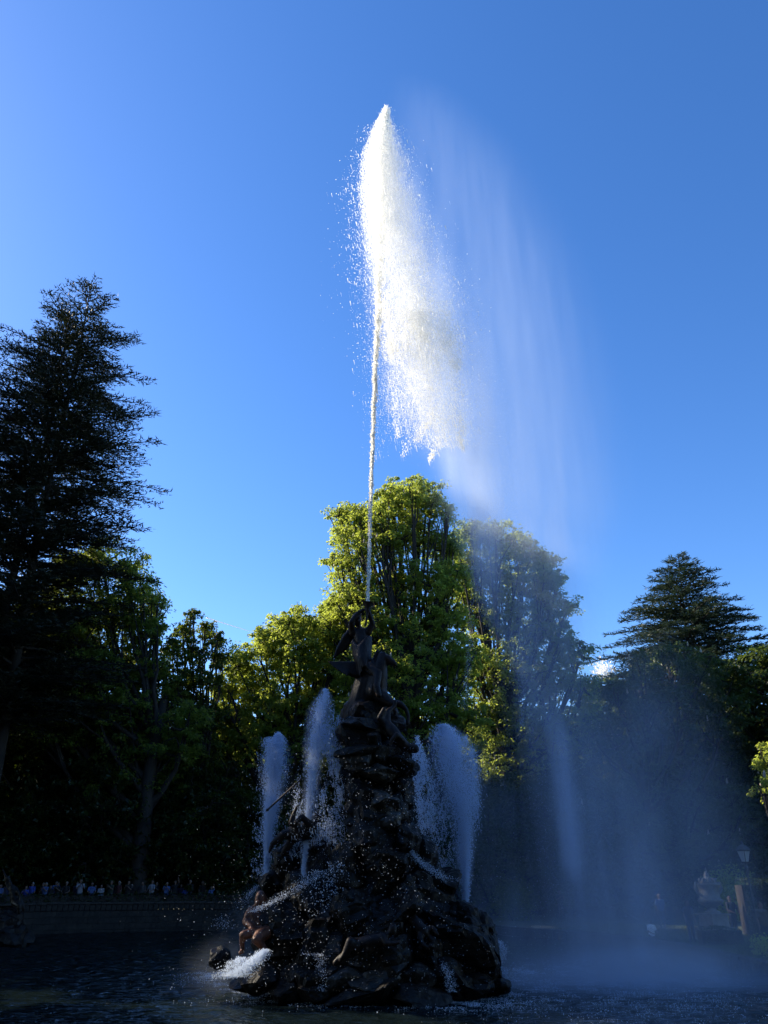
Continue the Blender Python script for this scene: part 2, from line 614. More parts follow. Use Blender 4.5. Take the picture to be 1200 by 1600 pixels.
    if blossoms:
        sel = CC[rg.choice(len(CC), min(blossoms, len(CC)), replace=False)]
        BV, BF, o2 = [], [], 0
        for c in sel:
            p0 = c + np.array([rs.uniform(-.2, .2), rs.uniform(-.2, .2), spread * .35])
            V, F = tube_np([p0, p0 + [0, 0, .1], p0 + [.01, 0, .24], p0 + [.02, 0, .36]], [.05, .075, .05, .01], 5)
            V = V + rg.normal(0, .012, V.shape)
            BV.append(V); BF.append(F + o2); o2 += len(V)
        b = obj('blossom', mesh_np(name + '_blossom', np.concatenate(BV), np.concatenate(BF)), M['blossom'], root)
        b['kind'] = 'stuff'
        b['label'] = 'cream flower candles standing on the leaf clumps'
    return root


def lobes_from(Y, lst, base, seed=0, depth=.8):
    """lobes given as directions (px, py, radius) at distance Y, spread in depth, plus copies to the rear"""
    rs = random.Random(seed)
    out = []
    for (px, py, rp) in lst:
        y = Y + rs.uniform(-1, 1) * depth * 2.2
        p = P(px, py, y); r = rp / PXM(py, y)
        out.append((p.x - base[0], p.y - base[1], p.z - base[2], r))
        y2 = Y + rs.uniform(.5, 1.2) * 3.5
        p = P(px + rs.uniform(-6, 6), py + rp * .25, y2)
        out.append((p.x - base[0], p.y - base[1], p.z - base[2], r * .85))
    return out


def place(px, Y):
    """ground point in the azimuth of px at the horizon row"""
    x = (px - 600) * Y / 1336.0
    return (x, Y, ground_z(x, Y) - .15)


def auto_lobes(H, R, z0, n, seed, taper=.55):
    rs = random.Random(seed)
    L = []
    for i in range(n):
        t = (i + .5) / n
        z = z0 + (H - z0) * (.08 + .84 * t)
        rr = R * (math.sin(math.pi * (.18 + .75 * t)) ** .7) * (1 - (1 - taper) * t * .5)
        a = i * 2.4 + rs.uniform(-.4, .4)
        L.append((rr * .62 * math.cos(a), rr * .62 * math.sin(a), z, R * rs.uniform(.34, .5)))
    L.append((0, 0, H - R * .32, R * .36))
    return L


# the tall pale chestnut straight behind the fountain
b = place(655, 60)
broadleaf('chestnut_tree', 'tall pale green chestnut with a rounded open top, directly behind the fountain sculpture', b, 35,
          lobes_from(60, [(628, 778, 36), (596, 826, 32), (566, 822, 26), (540, 836, 22), (698, 800, 18), (704, 850, 24), (708, 905, 30), (650, 768, 24), (606, 778, 22), (672, 782, 30), (596, 800, 28), (560, 798, 20), (529, 806, 18), (648, 830, 42), (603, 850, 34), (565, 860, 28), (533, 880, 30), (690, 860, 30),
                          (560, 925, 40), (530, 945, 24), (620, 915, 46), (675, 915, 44), (520, 985, 30), (590, 985, 50), (650, 985, 50), (700, 975, 42), (560, 1050, 46), (630, 1055, 56), (690, 1050, 50),
                          (720, 1030, 40), (650, 1130, 56), (560, 1120, 46), (715, 1120, 50)], b, 2), M['leaf_bright'], 41,
          clumps=3300, per=40, leaf=.25, trunk_r=.8, blossoms=200, lean=(-.6, 0), spread=.55, gap=False)
# bright round crown left of the sculpture
b = place(440, 63)
broadleaf('lime_tree', 'bright yellow green rounded tree left of the sculpture, catching the most sun', b, 25,
          lobes_from(63, [(545, 965, 32), (522, 945, 24), (470, 975, 28), (440, 985, 30), (505, 985, 30), (410, 1010, 28), (372, 1040, 28), (450, 1030, 42), (500, 1035, 42), (345, 1078, 24), (395, 1070, 38), (540, 1010, 34),
                          (365, 1120, 34), (430, 1105, 46), (490, 1110, 46), (400, 1155, 42), (460, 1170, 46), (530, 1160, 44), (350, 1160, 28), (520, 1085, 40)], b, 3), M['leaf_bright'], 42,
          clumps=2800, per=42, leaf=.25, trunk_r=.55, spread=.58, gap=False)
# large darker chestnut right of the sculpture
b = place(800, 68)
broadleaf('chestnut_tree', 'large darker chestnut behind the drifting spray, right of the tall pale one', b, 36,
          lobes_from(68, [(735, 835, 28), (722, 880, 28), (722, 930, 34), (850, 905, 28), (775, 845, 36), (815, 860, 30), (850, 880, 22), (868, 905, 16), (745, 890, 38), (800, 905, 44), (850, 940, 34), (885, 950, 20), (760, 960, 50),
                          (820, 980, 50), (875, 1000, 38), (905, 1020, 24), (745, 1040, 50), (810, 1060, 56), (870, 1070, 50), (912, 1075, 26), (760, 1130, 56), (830, 1150, 60), (890, 1150, 46),
                          (925, 1120, 22), (780, 1230, 60), (850, 1240, 60), (910, 1220, 40), (925, 1300, 40)], b, 4), M['leaf_pale'], 43,
          clumps=3100, per=42, leaf=.27, trunk_r=.8, blossoms=160, spread=.62, gap=False)
# trees of the right bank
b = place(1030, 56)
broadleaf('chestnut_tree', 'bushy dark chestnut in front of the right hand cedar, with a few sunlit tufts', b, 18.5,
          lobes_from(56, [(1000, 1050, 30), (1045, 1030, 30), (1090, 1045, 34), (1130, 1065, 30), (965, 1085, 30), (1010, 1110, 48), (1070, 1110, 52), (1130, 1130, 44), (950, 1150, 40), (1000, 1190, 56),
                          (1070, 1190, 60), (1140, 1200, 50), (960, 1260, 50), (1030, 1270, 60), (1100, 1270, 60), (1160, 1270, 44), (1000, 1330, 50), (1080, 1330, 50)], b, 5), M['leaf_mist_blue'], 44,
          clumps=2000, per=38, leaf=.26, trunk_r=.5, blossoms=70, spread=.6, gap=False)
b = place(1300, 38)
broadleaf('chestnut_tree', 'young chestnut with cream blossoms at the right edge above the street lamp', b, 10,
          lobes_from(38, [(1205, 1185, 30), (1225, 1215, 36), (1195, 1240, 18), (1250, 1170, 40), (1260, 1250, 40), (1290, 1200, 40)], b, 6, .5), M['leaf_bright'], 45,
          clumps=230, per=36, leaf=.17, trunk_r=.2, blossoms=60, spread=.42, gap=False)
# left bank, in front of the sun
b = place(215, 58)
broadleaf('plane_tree', 'broad dark tree left of centre whose sunlit edge leans over beside the tall cedar', b, 28,
          lobes_from(58, [(150, 870, 34), (200, 890, 32), (225, 925, 32), (246, 945, 22), (110, 900, 40), (170, 950, 44), (215, 975, 36), (120, 980, 44), (245, 985, 20), (70, 950, 40),
                          (190, 1040, 50), (130, 1060, 56), (240, 1050, 36), (70, 1040, 50), (265, 1090, 34), (200, 1120, 56), (130, 1140, 56), (60, 1130, 50), (290, 1140, 40), (250, 1190, 50), (180, 1210, 56)], b, 7), M['leaf_pale'], 46,
          clumps=2500, per=40, leaf=.26, trunk_r=.7, spread=.62)
b = place(300, 60)
broadleaf('young_elm_tree', 'slim upright tree with feathery top standing in the gap left of the bright crown', b, 24,
          lobes_from(60, [(302, 962, 12), (288, 985, 16), (320, 985, 14), (340, 1000, 14), (275, 1010, 20), (310, 1020, 24), (345, 1030, 14), (280, 1060, 28), (325, 1062, 24), (300, 1110, 36), (335, 1120, 26),
                          (310, 1170, 40), (280, 1200, 40)], b, 8, .4), M['leaf_mid'], 47, clumps=900, per=38, leaf=.24, trunk_r=.3, spread=.42)


def conifer(name, label, base, H, prof, seed, mat, nbr, droop=.1, up=.25, trunks=1, step=.33, tuft=.2, lean=(0, 0), zmin=.12, gap=False, twig=.085):
    """cedar: tiers of near-horizontal boughs, each a flat fan of twigs set with needle tufts"""
    rg = np.random.default_rng(seed); rs = random.Random(seed)
    root = thing(name, label, 'tree', base)
    TV, TF, off = [], [], 0

    def add(V, F):
        nonlocal off
        TV.append(V); TF.append(F + off); off += len(V)
    axes = []
    for k in range(trunks):
        sx = 0 if k == 0 else rs.uniform(-1.8, -1.0) * (1 if k == 1 else -1.6)
        h = H * (1 if k == 0 else rs.uniform(.86, .93))
        q = np.linspace(0, 1, 14)
        pts = np.stack([lean[0] * q + sx * np.minimum(1, q * 3) * (1 - .25 * q) + .12 * np.sin(q * 9 + k), lean[1] * q + .1 * np.cos(q * 7), h * q], -1)
        axes.append(pts)
        V, F = tube_np(pts, np.linspace(1, .05, 14) * H * .0105, 8); add(V, F)
    C, U, Ls = [], [], []
    for i in range(nbr):
        ax = axes[i % trunks]
        t = zmin + (1 - zmin) * (1 - (1 - (i + rs.random()) / nbr) ** .9)
        t = min(t, .995)
        hz = ax[-1, 2] * t
        f = t * 13; i0 = min(12, int(f))
        s = ax[i0] * (1 - (f - i0)) + ax[i0 + 1] * (f - i0)
        Lb = np.interp(hz / H, [p[0] for p in prof], [p[1] for p in prof]) * rs.choice([rs.uniform(.55, .9), rs.uniform(.8, 1.0), rs.uniform(.9, 1.12)])
        a = i * 2.39996 + rs.uniform(-.3, .3)
        d = np.array([math.cos(a), math.sin(a), 0])
        el = up * (1 - .9 * (1 - t)) + rs.uniform(-.08, .08)
        q = np.linspace(0, 1, 8)[:, None]
        pts = s + d * Lb * q + np.array([0, 0, 1]) * (Lb * (el * q - droop * q ** 2 * 1.2) + .12 * np.sin(q * 4 + i))
        pts += rg.normal(0, .04, pts.shape)
        r0 = .02 + .011 * Lb
        V, F = tube_np(pts, np.linspace(r0, .015, 8), 5); add(V, F)
        side = np.array([-d[1], d[0], 0])
        m = int(Lb / step) + 2
        for j in range(m):
            u = .12 + .88 * (j + rs.random() * .8) / m
            u = min(u, 1)
            fj = u * 7; j0 = min(6, int(fj))
            p0 = pts[j0] * (1 - (fj - j0)) + pts[j0 + 1] * (fj - j0)
            tl = min(2.6, .35 + .30 * Lb * (1.08 - u)) * rs.uniform(.7, 1.15)
            for sgn in (-1, 1):
                dirn = d * rs.uniform(.55, .95) + side * sgn * rs.uniform(.45, .9) + np.array([0, 0, rs.uniform(-.12, .22)])
                dirn = dirn / np.linalg.norm(dirn)
                p1 = p0 + dirn * tl + np.array([0, 0, -.06 * tl * tl])
                if tl > .9 and rs.random() < .25:
                    V, F = tube_np([p0, (p0 + p1) / 2 + [0, 0, .02], p1], [.014, .01, .005], 3); add(V, F)
                nt_ = max(3, int(tl / twig))
                w = (np.arange(nt_) + rg.random(nt_)) / nt_
                c = p0 + (p1 - p0) * w[:, None] + rg.normal(0, .045, (nt_, 3))
                # little side shoots make the fan spiky
                sd = rg.choice([-1, 1], nt_)[:, None]
                lat = np.cross(dirn, [0, 0, 1.0])
                uu = unit(dirn + lat * sd * .75 + rg.normal(0, .28, (nt_, 3)) + np.array([0, 0, .14]))
                C.append(c + uu * tuft * .5); U.append(uu); Ls.append(rg.uniform(.7, 1.5, nt_) * tuft)
    obj('trunk', mesh_np(name + '_trunk', np.concatenate(TV), np.concatenate(TF), True), M['bark'], root)
    C = np.concatenate(C); U = np.concatenate(U); Ls = np.concatenate(Ls)
    if gap:
        rel = C + np.array(base) - GAP_AT
        dist = np.linalg.norm(rel - (rel @ SUNV)[:, None] * SUNV, axis=1)
        C, U, Ls = C[dist > 1.1], U[dist > 1.1], Ls[dist > 1.1]
    N = unit(np.array([0, 0, 1.0]) + rg.normal(0, .7, C.shape)); N = unit(N - U * (N * U).sum(1)[:, None])
    S = np.cross(N, U) * (Ls * .17)[:, None]
    V = np.stack([C - U * (Ls * .55)[:, None] + S, C + U * (Ls * .75)[:, None], C - U * (Ls * .55)[:, None] - S], 1).reshape(-1, 3)
    F = np.arange(len(V)).reshape(-1, 3)
    obj('crown', mesh_np(name + '_crown', V, F), mat, root)
    return root


b = (-25.6, 53, 1.2)
conifer('cedar_tree', 'very tall dark cedar with several trunks towering over the left edge', b, 50,
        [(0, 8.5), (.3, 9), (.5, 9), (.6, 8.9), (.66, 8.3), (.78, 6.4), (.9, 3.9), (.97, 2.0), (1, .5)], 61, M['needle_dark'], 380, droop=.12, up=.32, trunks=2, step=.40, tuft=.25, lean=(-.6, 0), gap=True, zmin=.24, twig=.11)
side = conifer('cedar_tree', 'unseen dark cedar added at the far left bank to shade the fountain', (-35.5, 44.0, 1.2), 41,  # unseen cedars added on the sun's side to shade fountain and mist
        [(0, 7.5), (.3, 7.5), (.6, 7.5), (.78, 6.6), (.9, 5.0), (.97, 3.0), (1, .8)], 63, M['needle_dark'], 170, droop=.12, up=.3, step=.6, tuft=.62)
dup(side, (-37, 28.5, 1.2), 1.1, (1, 1, .97), 'unseen dark cedar added at the near left bank to shade the fountain')
dup(side, (-39.6, 52.3, 1.2), 2.3, (1.1, 1.1, 1.2), 'tallest unseen dark cedar, added behind the left bank to keep sun off the mist')
b = (30.6, 80, 1.4)
conifer('cedar_tree', 'tiered green cedar with a pointed top rising at the right edge', b, 34.6,
        [(0, 12), (.4, 12), (.6, 10.8), (.75, 8.0), (.9, 4.4), (1, .9)], 62, M['needle_green'], 320, droop=.16, up=.22, step=.40, tuft=.29, lean=(2.4, 0), twig=.105)

# further rows: one tree of each kind, then copies
row = []
b0 = place(60, 66)
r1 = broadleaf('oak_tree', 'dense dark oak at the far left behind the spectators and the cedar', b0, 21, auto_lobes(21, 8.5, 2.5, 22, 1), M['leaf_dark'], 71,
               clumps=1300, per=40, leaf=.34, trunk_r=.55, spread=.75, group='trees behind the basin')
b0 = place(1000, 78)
r2 = broadleaf('maple_tree', 'dark maple filling the ground between the two right hand trees', b0, 20, auto_lobes(20, 8, 1.5, 22, 5), M['leaf_mist_blue'], 72,
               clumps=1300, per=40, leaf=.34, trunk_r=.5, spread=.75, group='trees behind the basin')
spots = [  # px, Y, scale, source, label
    (-70, 60, 1.05, r1, 'dark oak cut off by the left edge of the frame'),
    (150, 68, .7, r1, 'dark oak behind the spectators, below the leaning sunlit edge'),
    (255, 72, .72, r1, 'shaded oak behind the spectators, under the slim feathery tree'),
    (345, 72, .6, r1, 'low shaded oak beneath the left side of the bright crown'),
    (430, 78, .8, r1, 'shaded oak seen past the left hand water jets'),
    (530, 74, .8, r1, 'shaded oak seen just left of the rock mound'),
    (640, 76, .85, r2, 'dark maple standing low behind the rock mound'),
    (730, 74, .8, r2, 'dark maple seen low behind the right hand water jet'),
    (830, 80, .85, r2, 'dark maple low behind the falling mist'),
    (915, 72, .78, r2, 'dark maple in the gap between the large chestnut and the bushy one'),
    (1090, 74, .8, r2, 'dark maple low behind the stone urn'),
    (1190, 66, .9, r2, 'dark maple behind the street lamp'),
    (1290, 58, 1.0, r2, 'dark maple outside the right edge with boughs reaching in'),
    (20, 70, 1.1, r1, 'dark oak far behind the cedar on the left'),
]
for k, (px, Y, s, src, lab) in enumerate(spots):
    dup(src, place(px, Y), k * 1.3, (s, s, s * (.95 + .1 * math.sin(k))), lab, 'trees behind the basin')

# undergrowth trees with foliage down to the ground
b0 = place(20, 60)
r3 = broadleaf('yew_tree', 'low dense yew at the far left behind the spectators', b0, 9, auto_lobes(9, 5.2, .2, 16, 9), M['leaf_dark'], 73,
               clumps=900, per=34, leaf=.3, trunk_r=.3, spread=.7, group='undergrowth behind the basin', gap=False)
low = [(-60, 57, 1.0, 'low dense yew partly outside the left edge'), (95, 62, 1.1, 'low dense yew behind the spectators, below the cedar boughs'), (170, 60, 1.0, 'low dense yew behind the spectators, under the broad dark tree'),
       (245, 63, 1.15, 'low dense yew behind the spectators, left of the furthest left jet'), (310, 61, 1.0, 'low dense yew behind the last spectators beside the left jet'), (385, 64, 1.1, 'low dense yew behind the furthest left jet'),
       (455, 66, 1.1, 'low dense yew behind the tall narrow jet'), (530, 68, 1.1, 'low dense yew hidden behind the rock mound, left side'), (620, 66, 1.1, 'low dense yew hidden behind the rock mound'),
       (700, 64, 1.1, 'low dense yew behind the broad right hand jet'), (770, 60, 1.0, 'low dense yew just right of the rock mound'), (835, 62, 1.05, 'low dense yew left in the falling mist'),
       (900, 60, 1.0, 'low dense yew behind the falling mist'), (965, 58, 1.0, 'low dense yew right in the falling mist'), (1035, 60, 1.05, 'low dense yew under the bushy chestnut'),
       (1110, 62, .8, 'low dense yew behind the stone urn'), (1240, 56, 1.0, 'low dense yew partly outside the right edge')]
for k, (px, Y, sc_, lab) in enumerate(low):
    dup(r3, place(px, Y), k * 2.1, (sc_ * 1.05, sc_, sc_ * (.8 + .35 * ((k * 7) % 5) / 5)), lab, 'undergrowth behind the basin')

# a far wood closes the horizon
def far_wood(name, label, n, a0, a1, r0, r1, base_h, var_h, size, seed):
    rg = np.random.default_rng(seed)
    a = rg.uniform(math.radians(a0), math.radians(a1), n)
    r = rg.uniform(r0, r1, n)
    x, y = r * np.cos(a), r * np.sin(a)
    top = base_h + var_h * fbm(np.stack([x * .08, y * .08, 0 * x], -1), 3)
    z = .5 + 1.2 + top * rg.random(n) ** .6
    C = np.stack([x, y, z], -1)
    U = unit(rg.normal(0, 1, (n, 3))); N = unit(rg.normal(0, .7, (n, 3)) + [0, 0, 1]); N = unit(N - U * (N * U).sum(1)[:, None])
    L_ = size * rg.uniform(.8, 1.5, n)
    V, F = leaf_faces(C, N, U, L_, L_ * .7)
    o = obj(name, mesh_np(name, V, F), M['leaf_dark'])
    tag(o, label, 'wood', kind='stuff')


far_wood('far_wood', 'dark mass of woodland closing the view beyond the park trees', 52000, 38, 142, 100, 128, 15, 9, 1.25, 9)
far_wood('shade_wood', 'unseen tall park wood behind the viewer, added to darken the light from the rear', 34000, 182, 358, 26, 48, 20, 12, 2.0, 10)  # unseen trees added to cut the skylight from behind


def hedge(name, label, path, h, w, seed, dens=900, leaf=.09, mat=None):
    """clipped hedge along a path of (x, y); leaves over a dark twiggy core"""
    rg = np.random.default_rng(seed)
    root = thing(name, label, 'hedge', (path[0][0], path[0][1], ground_z(*path[0])))
    mb = MB()
    pts = [np.array(p) for p in path]
    Cs = []
    for p, q in zip(pts, pts[1:]):
        L_ = np.linalg.norm(q - p); d = (q - p) / L_; s = np.array([-d[1], d[0]])
        c = (p + q) / 2; g = ground_z(*c)
        mb.box((c[0] - path[0][0], c[1] - path[0][1], g + h * .46 - ground_z(*path[0])), (L_ + .1, w * .8, h * .9), math.atan2(d[1], d[0]))
        n = int(dens * L_ * (h * 2 + w))
        u = rg.random(n); f = rg.random(n)
        per = 2 * h + w
        t = f * per
        lat = np.where(t < h, -w / 2, np.where(t < h + w, t - h - w / 2, w / 2))
        zz = np.where(t < h, t, np.where(t < h + w, h, per - t))
        xy = p + np.outer(u * L_, d) + np.outer(lat, s)
        bump_ = .12 * (fbm(np.stack([xy[:, 0] * 2, xy[:, 1] * 2, zz * 2], -1), 2) - .5)
        out = np.stack([lat / w * 2 * s[0], lat / w * 2 * s[1], (zz > h * .95) * 1.0], -1)
        C = np.stack([xy[:, 0] - path[0][0], xy[:, 1] - path[0][1], zz + g - ground_z(*path[0])], -1) + out * bump_[:, None] * 2 + rg.normal(0, .02, (n, 3))
        Cs.append(C)
    mb.build('branches', M['bark'], root)
    C = np.concatenate(Cs); n = len(C)
    U = unit(rg.normal(0, 1, (n, 3))); N = unit(rg.normal(0, .8, (n, 3)) + [0, 0, .8]); N = unit(N - U * (N * U).sum(1)[:, None])
    L_ = leaf * rg.uniform(.6, 1.3, n)
    V, F = leaf_faces(C, N, U, L_, L_ * .6)
    obj('foliage', mesh_np(name + '_foliage', V, F), mat or M['hedge'], root)
    return root


pth = []
for i in range(27):
    a = math.radians(156 - i * 3.6)
    r = basin_R(a) + .62
    pth.append((BC[0] + r * math.cos(a), BC[1] + r * math.sin(a)))
hedge('clipped_hedge', 'low dark clipped hedge between the spectators and the basin wall on the left', pth, .86, .45, 5, dens=130, leaf=.12)
hedge('clipped_hedge', 'small dark hedge in front of the stone urn', [tuple(P(1098, 1480, 37.5))[:2], tuple(P(1158, 1480, 37.5))[:2]], .62, .7, 6, dens=300, leaf=.1)
hedge('clipped_hedge', 'tall dark hedge block behind the street lamp at the right edge', [tuple(P(1172, 1480, 41))[:2], tuple(P(1290, 1480, 41))[:2]], 2.3, 1.0, 7, dens=160, leaf=.13)

def shrub(name, label, loc, r, seed, mat, n=900, leaf=.1):
    rg = np.random.default_rng(seed)
    root = thing(name, label, 'shrub', loc)
    st = MB()
    for k in range(7):
        a = k * .9
        st.tube([(0, 0, -.05), (r * .3 * math.cos(a), r * .3 * math.sin(a), r * .5), (r * .7 * math.cos(a), r * .7 * math.sin(a), r * 1.1)], [.02, .015, .006], 4)
    st.build('stem', M['bark'], root)
    q = unit(rg.normal(0, 1, (n, 3))) * (rg.random(n) ** .4)[:, None] * r * (.7 + .5 * rg.random(n))[:, None]
    C = q + [0, 0, r * .8]; C = C[C[:, 2] > 0]; n = len(C)
    U = unit(rg.normal(0, 1, (n, 3)) + [0, 0, .3]); N = unit(rg.normal(0, .6, (n, 3)) + [0, 0, 1]); N = unit(N - U * (N * U).sum(1)[:, None])
    L_ = leaf * rg.uniform(.6, 1.3, n)
    V, F = leaf_faces(C, N, U, L_, L_ * .5)
    obj('foliage', mesh_np(name + '_foliage', V, F), mat, root)
    return root


p = P(1197, 1505, 32.5)
shrub('leafy_shrub', 'small bright green shrub beside the basin wall at the right edge', (p.x, 32.5, ground_z(p.x, 32.5)), .42, 2, M['leaf_bright'], 700, .1)
for k, (px, Y, r, lab) in enumerate([(135, 60, 1.3, 'sunlit bush behind the spectators on the left, nearest the cedar'), (215, 62, 1.6, 'sunlit bush behind the spectators, below the slim feathery tree'),
                                     (800, 55, 1.5, 'bush lit in patches right of the rock mound'), (1140, 52, 1.8, 'green bush behind the stone urn'), (1195, 56, 1.8, 'green bush behind the street lamp')]):
    q = place(px, Y)
    shrub('leafy_shrub', lab, q, r, 20 + k, M['leaf_bright'] if k != 2 else M['leaf_mid'], 2200, .2)


def grass():
    rg = np.random.default_rng(4)
    n = 26000
    a = rg.uniform(math.radians(-35), math.radians(40), n)
    k = rg.uniform(.45, 5.5, n)
    R = np.array([basin_R(x) for x in a]) + k
    x, y = BC[0] + R * np.cos(a), BC[1] + R * np.sin(a)
    z = np.array([ground_z(p, q) for p, q in zip(x, y)])
    h = rg.uniform(.05, .15, n); w = .018
    d = rg.uniform(0, 2 * np.pi, n)
    c, s = np.cos(d), np.sin(d)
    v0 = np.stack([x - c * w, y - s * w, z - .02], -1); v1 = np.stack([x + c * w, y + s * w, z - .02], -1)
    v2 = np.stack([x + s * h * .4, y - c * h * .4, z + h], -1)
    V = np.stack([v0, v1, v2], 1).reshape(-1, 3)
    o = obj('grass', mesh_np('grass', V, np.arange(3 * n).reshape(n, 3)), M['leaf_dark'])
    tag(o, 'short grass on the sloping bank behind the right hand basin wall', 'grass', kind='stuff')


grass()

# ------------------------------------------------------------------ the rock mound
FY = 25.0


def boulder(px, py, rpx, rpy, dy, seed, mat, parent, depth=None, sub=4, amp=1.0, cuts=9, Y=FY, name='boulder', tilt=0):
    c = P(px, py, Y + dy)
    s = PXM(py, Y + dy)
    rx, rz = rpx / s, rpy / s * 1.0
    ry = depth if depth else rx * .9
    rs = random.Random(seed)
    bm = bmesh.new()
    bmesh.ops.create_icosphere(bm, subdivisions=sub, radius=1.0)
    V = np.array([v.co for v in bm.verts])
    V = np.sign(V) * np.abs(V) ** .72                       # a little boxy
    size_k = 1.02 if (px > 640 or px < 500) and py < 1440 else 1.12
    rx, ry, rz = rx * size_k, ry * size_k, rz * size_k
    tilt = tilt + rs.uniform(-.25, .25)
    for _ in range(cuts + 4):
        n = Vector((rs.gauss(0, 1), rs.gauss(0, 1), rs.gauss(0, .8))).normalized()
        n = np.array(n); d = rs.uniform(.62, .95)
        over = V @ n - d
        V = V - np.outer(np.clip(over, 0, None), n) * .92
    size = np.array([rx, ry, rz])
    W = V * size
    nrm = unit(V)
    w2 = W + np.array([seed * 3.1, seed * 1.7, seed * .9])
    d1 = fbm(w2 * 1.3, 4) - .5
    strata = np.abs(((W[:, 2] + .25 * fbm(w2 * 1.1, 2)) * 3.2 + seed) % 1 - .5) - .25
    ridged = np.abs(fbm(w2 * 3.1 + 11, 3) - .5)
    m = min(rx, rz, ry)
    crag = np.abs(fbm(w2 * np.array([2.4, 2.4, 1.1]) + 31, 2) - .5)
    W = W + nrm * ((d1 * .95 + strata * .22 - ridged * .5 - crag * .9 + .12) * amp * min(.7, m))[:, None]
    if tilt:
        ca, sa = math.cos(tilt), math.sin(tilt)
        W = np.stack([W[:, 0] * ca - W[:, 2] * sa, W[:, 1], W[:, 0] * sa + W[:, 2] * ca], -1)
    for v, w in zip(bm.verts, W):
        v.co = w
    me = bpy.data.meshes.new(name); bm.to_mesh(me); bm.free()
    return obj(name, me, mat, parent, loc=(c.x - parent.location.x, c.y - parent.location.y, c.z - parent.location.z))


mound = thing('rock_mound', 'craggy brown rock mound rising from the basin and carrying the bronze sculptures', 'rock mound', (0.2, FY, 0))
rk, rp = M['rock'], M['rock_pale']
BL = [  # px, py, rx, ry, dy, mat, depth, tilt
    # column core
    (592, 1130, 50, 26, .2, rk, 1.0, 0), (592, 1195, 50, 38, .2, rk, 1.3, 0), (590, 1260, 51, 50, .2, rk, 1.45, 0), (596, 1330, 56, 56, .2, rk, 1.6, 0),
    (590, 1400, 84, 66, .4, rk, 1.9, 0), (590, 1480, 118, 76, .6, rk, 2.2, 0), (600, 1545, 170, 40, .8, rk, 2.0, 0),
    # ledges, with lit and wet highlights put into the paler rock
    (560, 1187, 30, 20, -.75, rp, .5, .1), (597, 1205, 30, 17, -.95, rp, .55, -.28), (632, 1200, 26, 14, -.55, rk, .6, -.25), (590, 1178, 28, 10, -.8, rp, .5, 0),
    (596, 1252, 28, 13, -1.0, rp, .5, -.1), (605, 1278, 20, 22, -.95, rp, .45, -.15), (556, 1275, 20, 20, -.8, rk, .5, .4), (628, 1272, 18, 30, -.5, rk, .5, 0),
    (545, 1230, 18, 28, -.4, rk, .6, 0), (636, 1235, 16, 26, -.2, rk, .6, 0), (545, 1350, 22, 30, -1.0, rk, .6, .1), (606, 1345, 30, 26, -1.1, rk, .6, 0),
    (570, 1310, 26, 18, -1.0, rk, .6, .1), (630, 1310, 22, 22, -.8, rk, .6, -.2),
    (536, 1150, 9, 20, -1.0, rk, .4, .2), (586, 1158, 12, 16, -1.1, rk, .4, -.2), (558, 1174, 34, 8, -1.1, rk, .4, .05), (560, 1132, 30, 8, -.9, rk, .5, -.05),
    # left flank
    (508, 1345, 34, 42, .2, rk, .9, .5), (474, 1338, 28, 30, .6, rk, .8, .5), (455, 1360, 30, 40, .3, rk, .9, .3), (500, 1400, 46, 46, -.2, rk, 1.1, .3), (430, 1375, 22, 22, .4, rk, .7, .6),
    (455, 1430, 46, 44, -.2, rk, 1.1, .3), (415, 1395, 18, 18, .2, rk, .6, .4), (445, 1480, 44, 50, -.5, rk, 1.1, .1), (500, 1470, 40, 50, -.6, rk, 1.0, 0), (408, 1528, 38, 18, -1.0, rk, .8, .2), (385, 1538, 22, 10, -1.0, rk, .5, .1),
    (455, 1530, 40, 26, -1.1, rk, .9, 0), (500, 1532, 40, 26, -1.3, rk, .9, 0), (348, 1500, 17, 15, .2, rk, .5, .1), (432, 1450, 26, 34, -.8, rk, .7, .2),
    # right flank
    (650, 1352, 26, 40, .3, rk, .8, -.4), (680, 1385, 34, 34, .3, rk, .9, -.5), (650, 1410, 50, 50, -.3, rk, 1.1, -.2), (692, 1415, 26, 36, .0, rk, .9, 0), (735, 1450, 36, 32, -.2, rk, 1.0, -.1),
    (715, 1480, 50, 50, -.5, rk, 1.2, 0), (752, 1475, 26, 46, -.2, rk, .9, .1), (745, 1530, 42, 26, -.5, rk, 1.0, 0), (700, 1530, 50, 28, -1.0, rk, 1.1, 0), (772, 1542, 20, 14, -.2, rk, .7, 0),
    # front foot
    (555, 1500, 44, 30, -1.5, rk, .8, .1), (610, 1505, 46, 32, -1.6, rk, .8, -.1), (590, 1530, 42, 16, -2.0, rp, .6, 0), (540, 1527, 30, 14, -1.9, rp, .5, .15), (640, 1530, 40, 22, -1.7, rk, .7, 0),
    (570, 1552, 60, 16, -2.0, rk, .7, 0), (650, 1552, 50, 14, -1.9, rk, .7, 0), (500, 1548, 40, 12, -1.8, rk, .6, 0), (520, 1500, 30, 30, -1.4, rk, .6, 0), (670, 1490, 30, 30, -1.3, rk, .7, 0),
    (600, 1460, 50, 36, -1.3, rk, .8, 0), (560, 1425, 40, 34, -1.2, rk, .8, .2), (625, 1425, 36, 34, -1.2, rk, .8, -.2),
]
for i, (px, py, rx, ry, dy, mt, dp, tl) in enumerate(BL):
    boulder(px, py, rx, ry, dy, i + 1, mt, mound, depth=dp, tilt=tl)

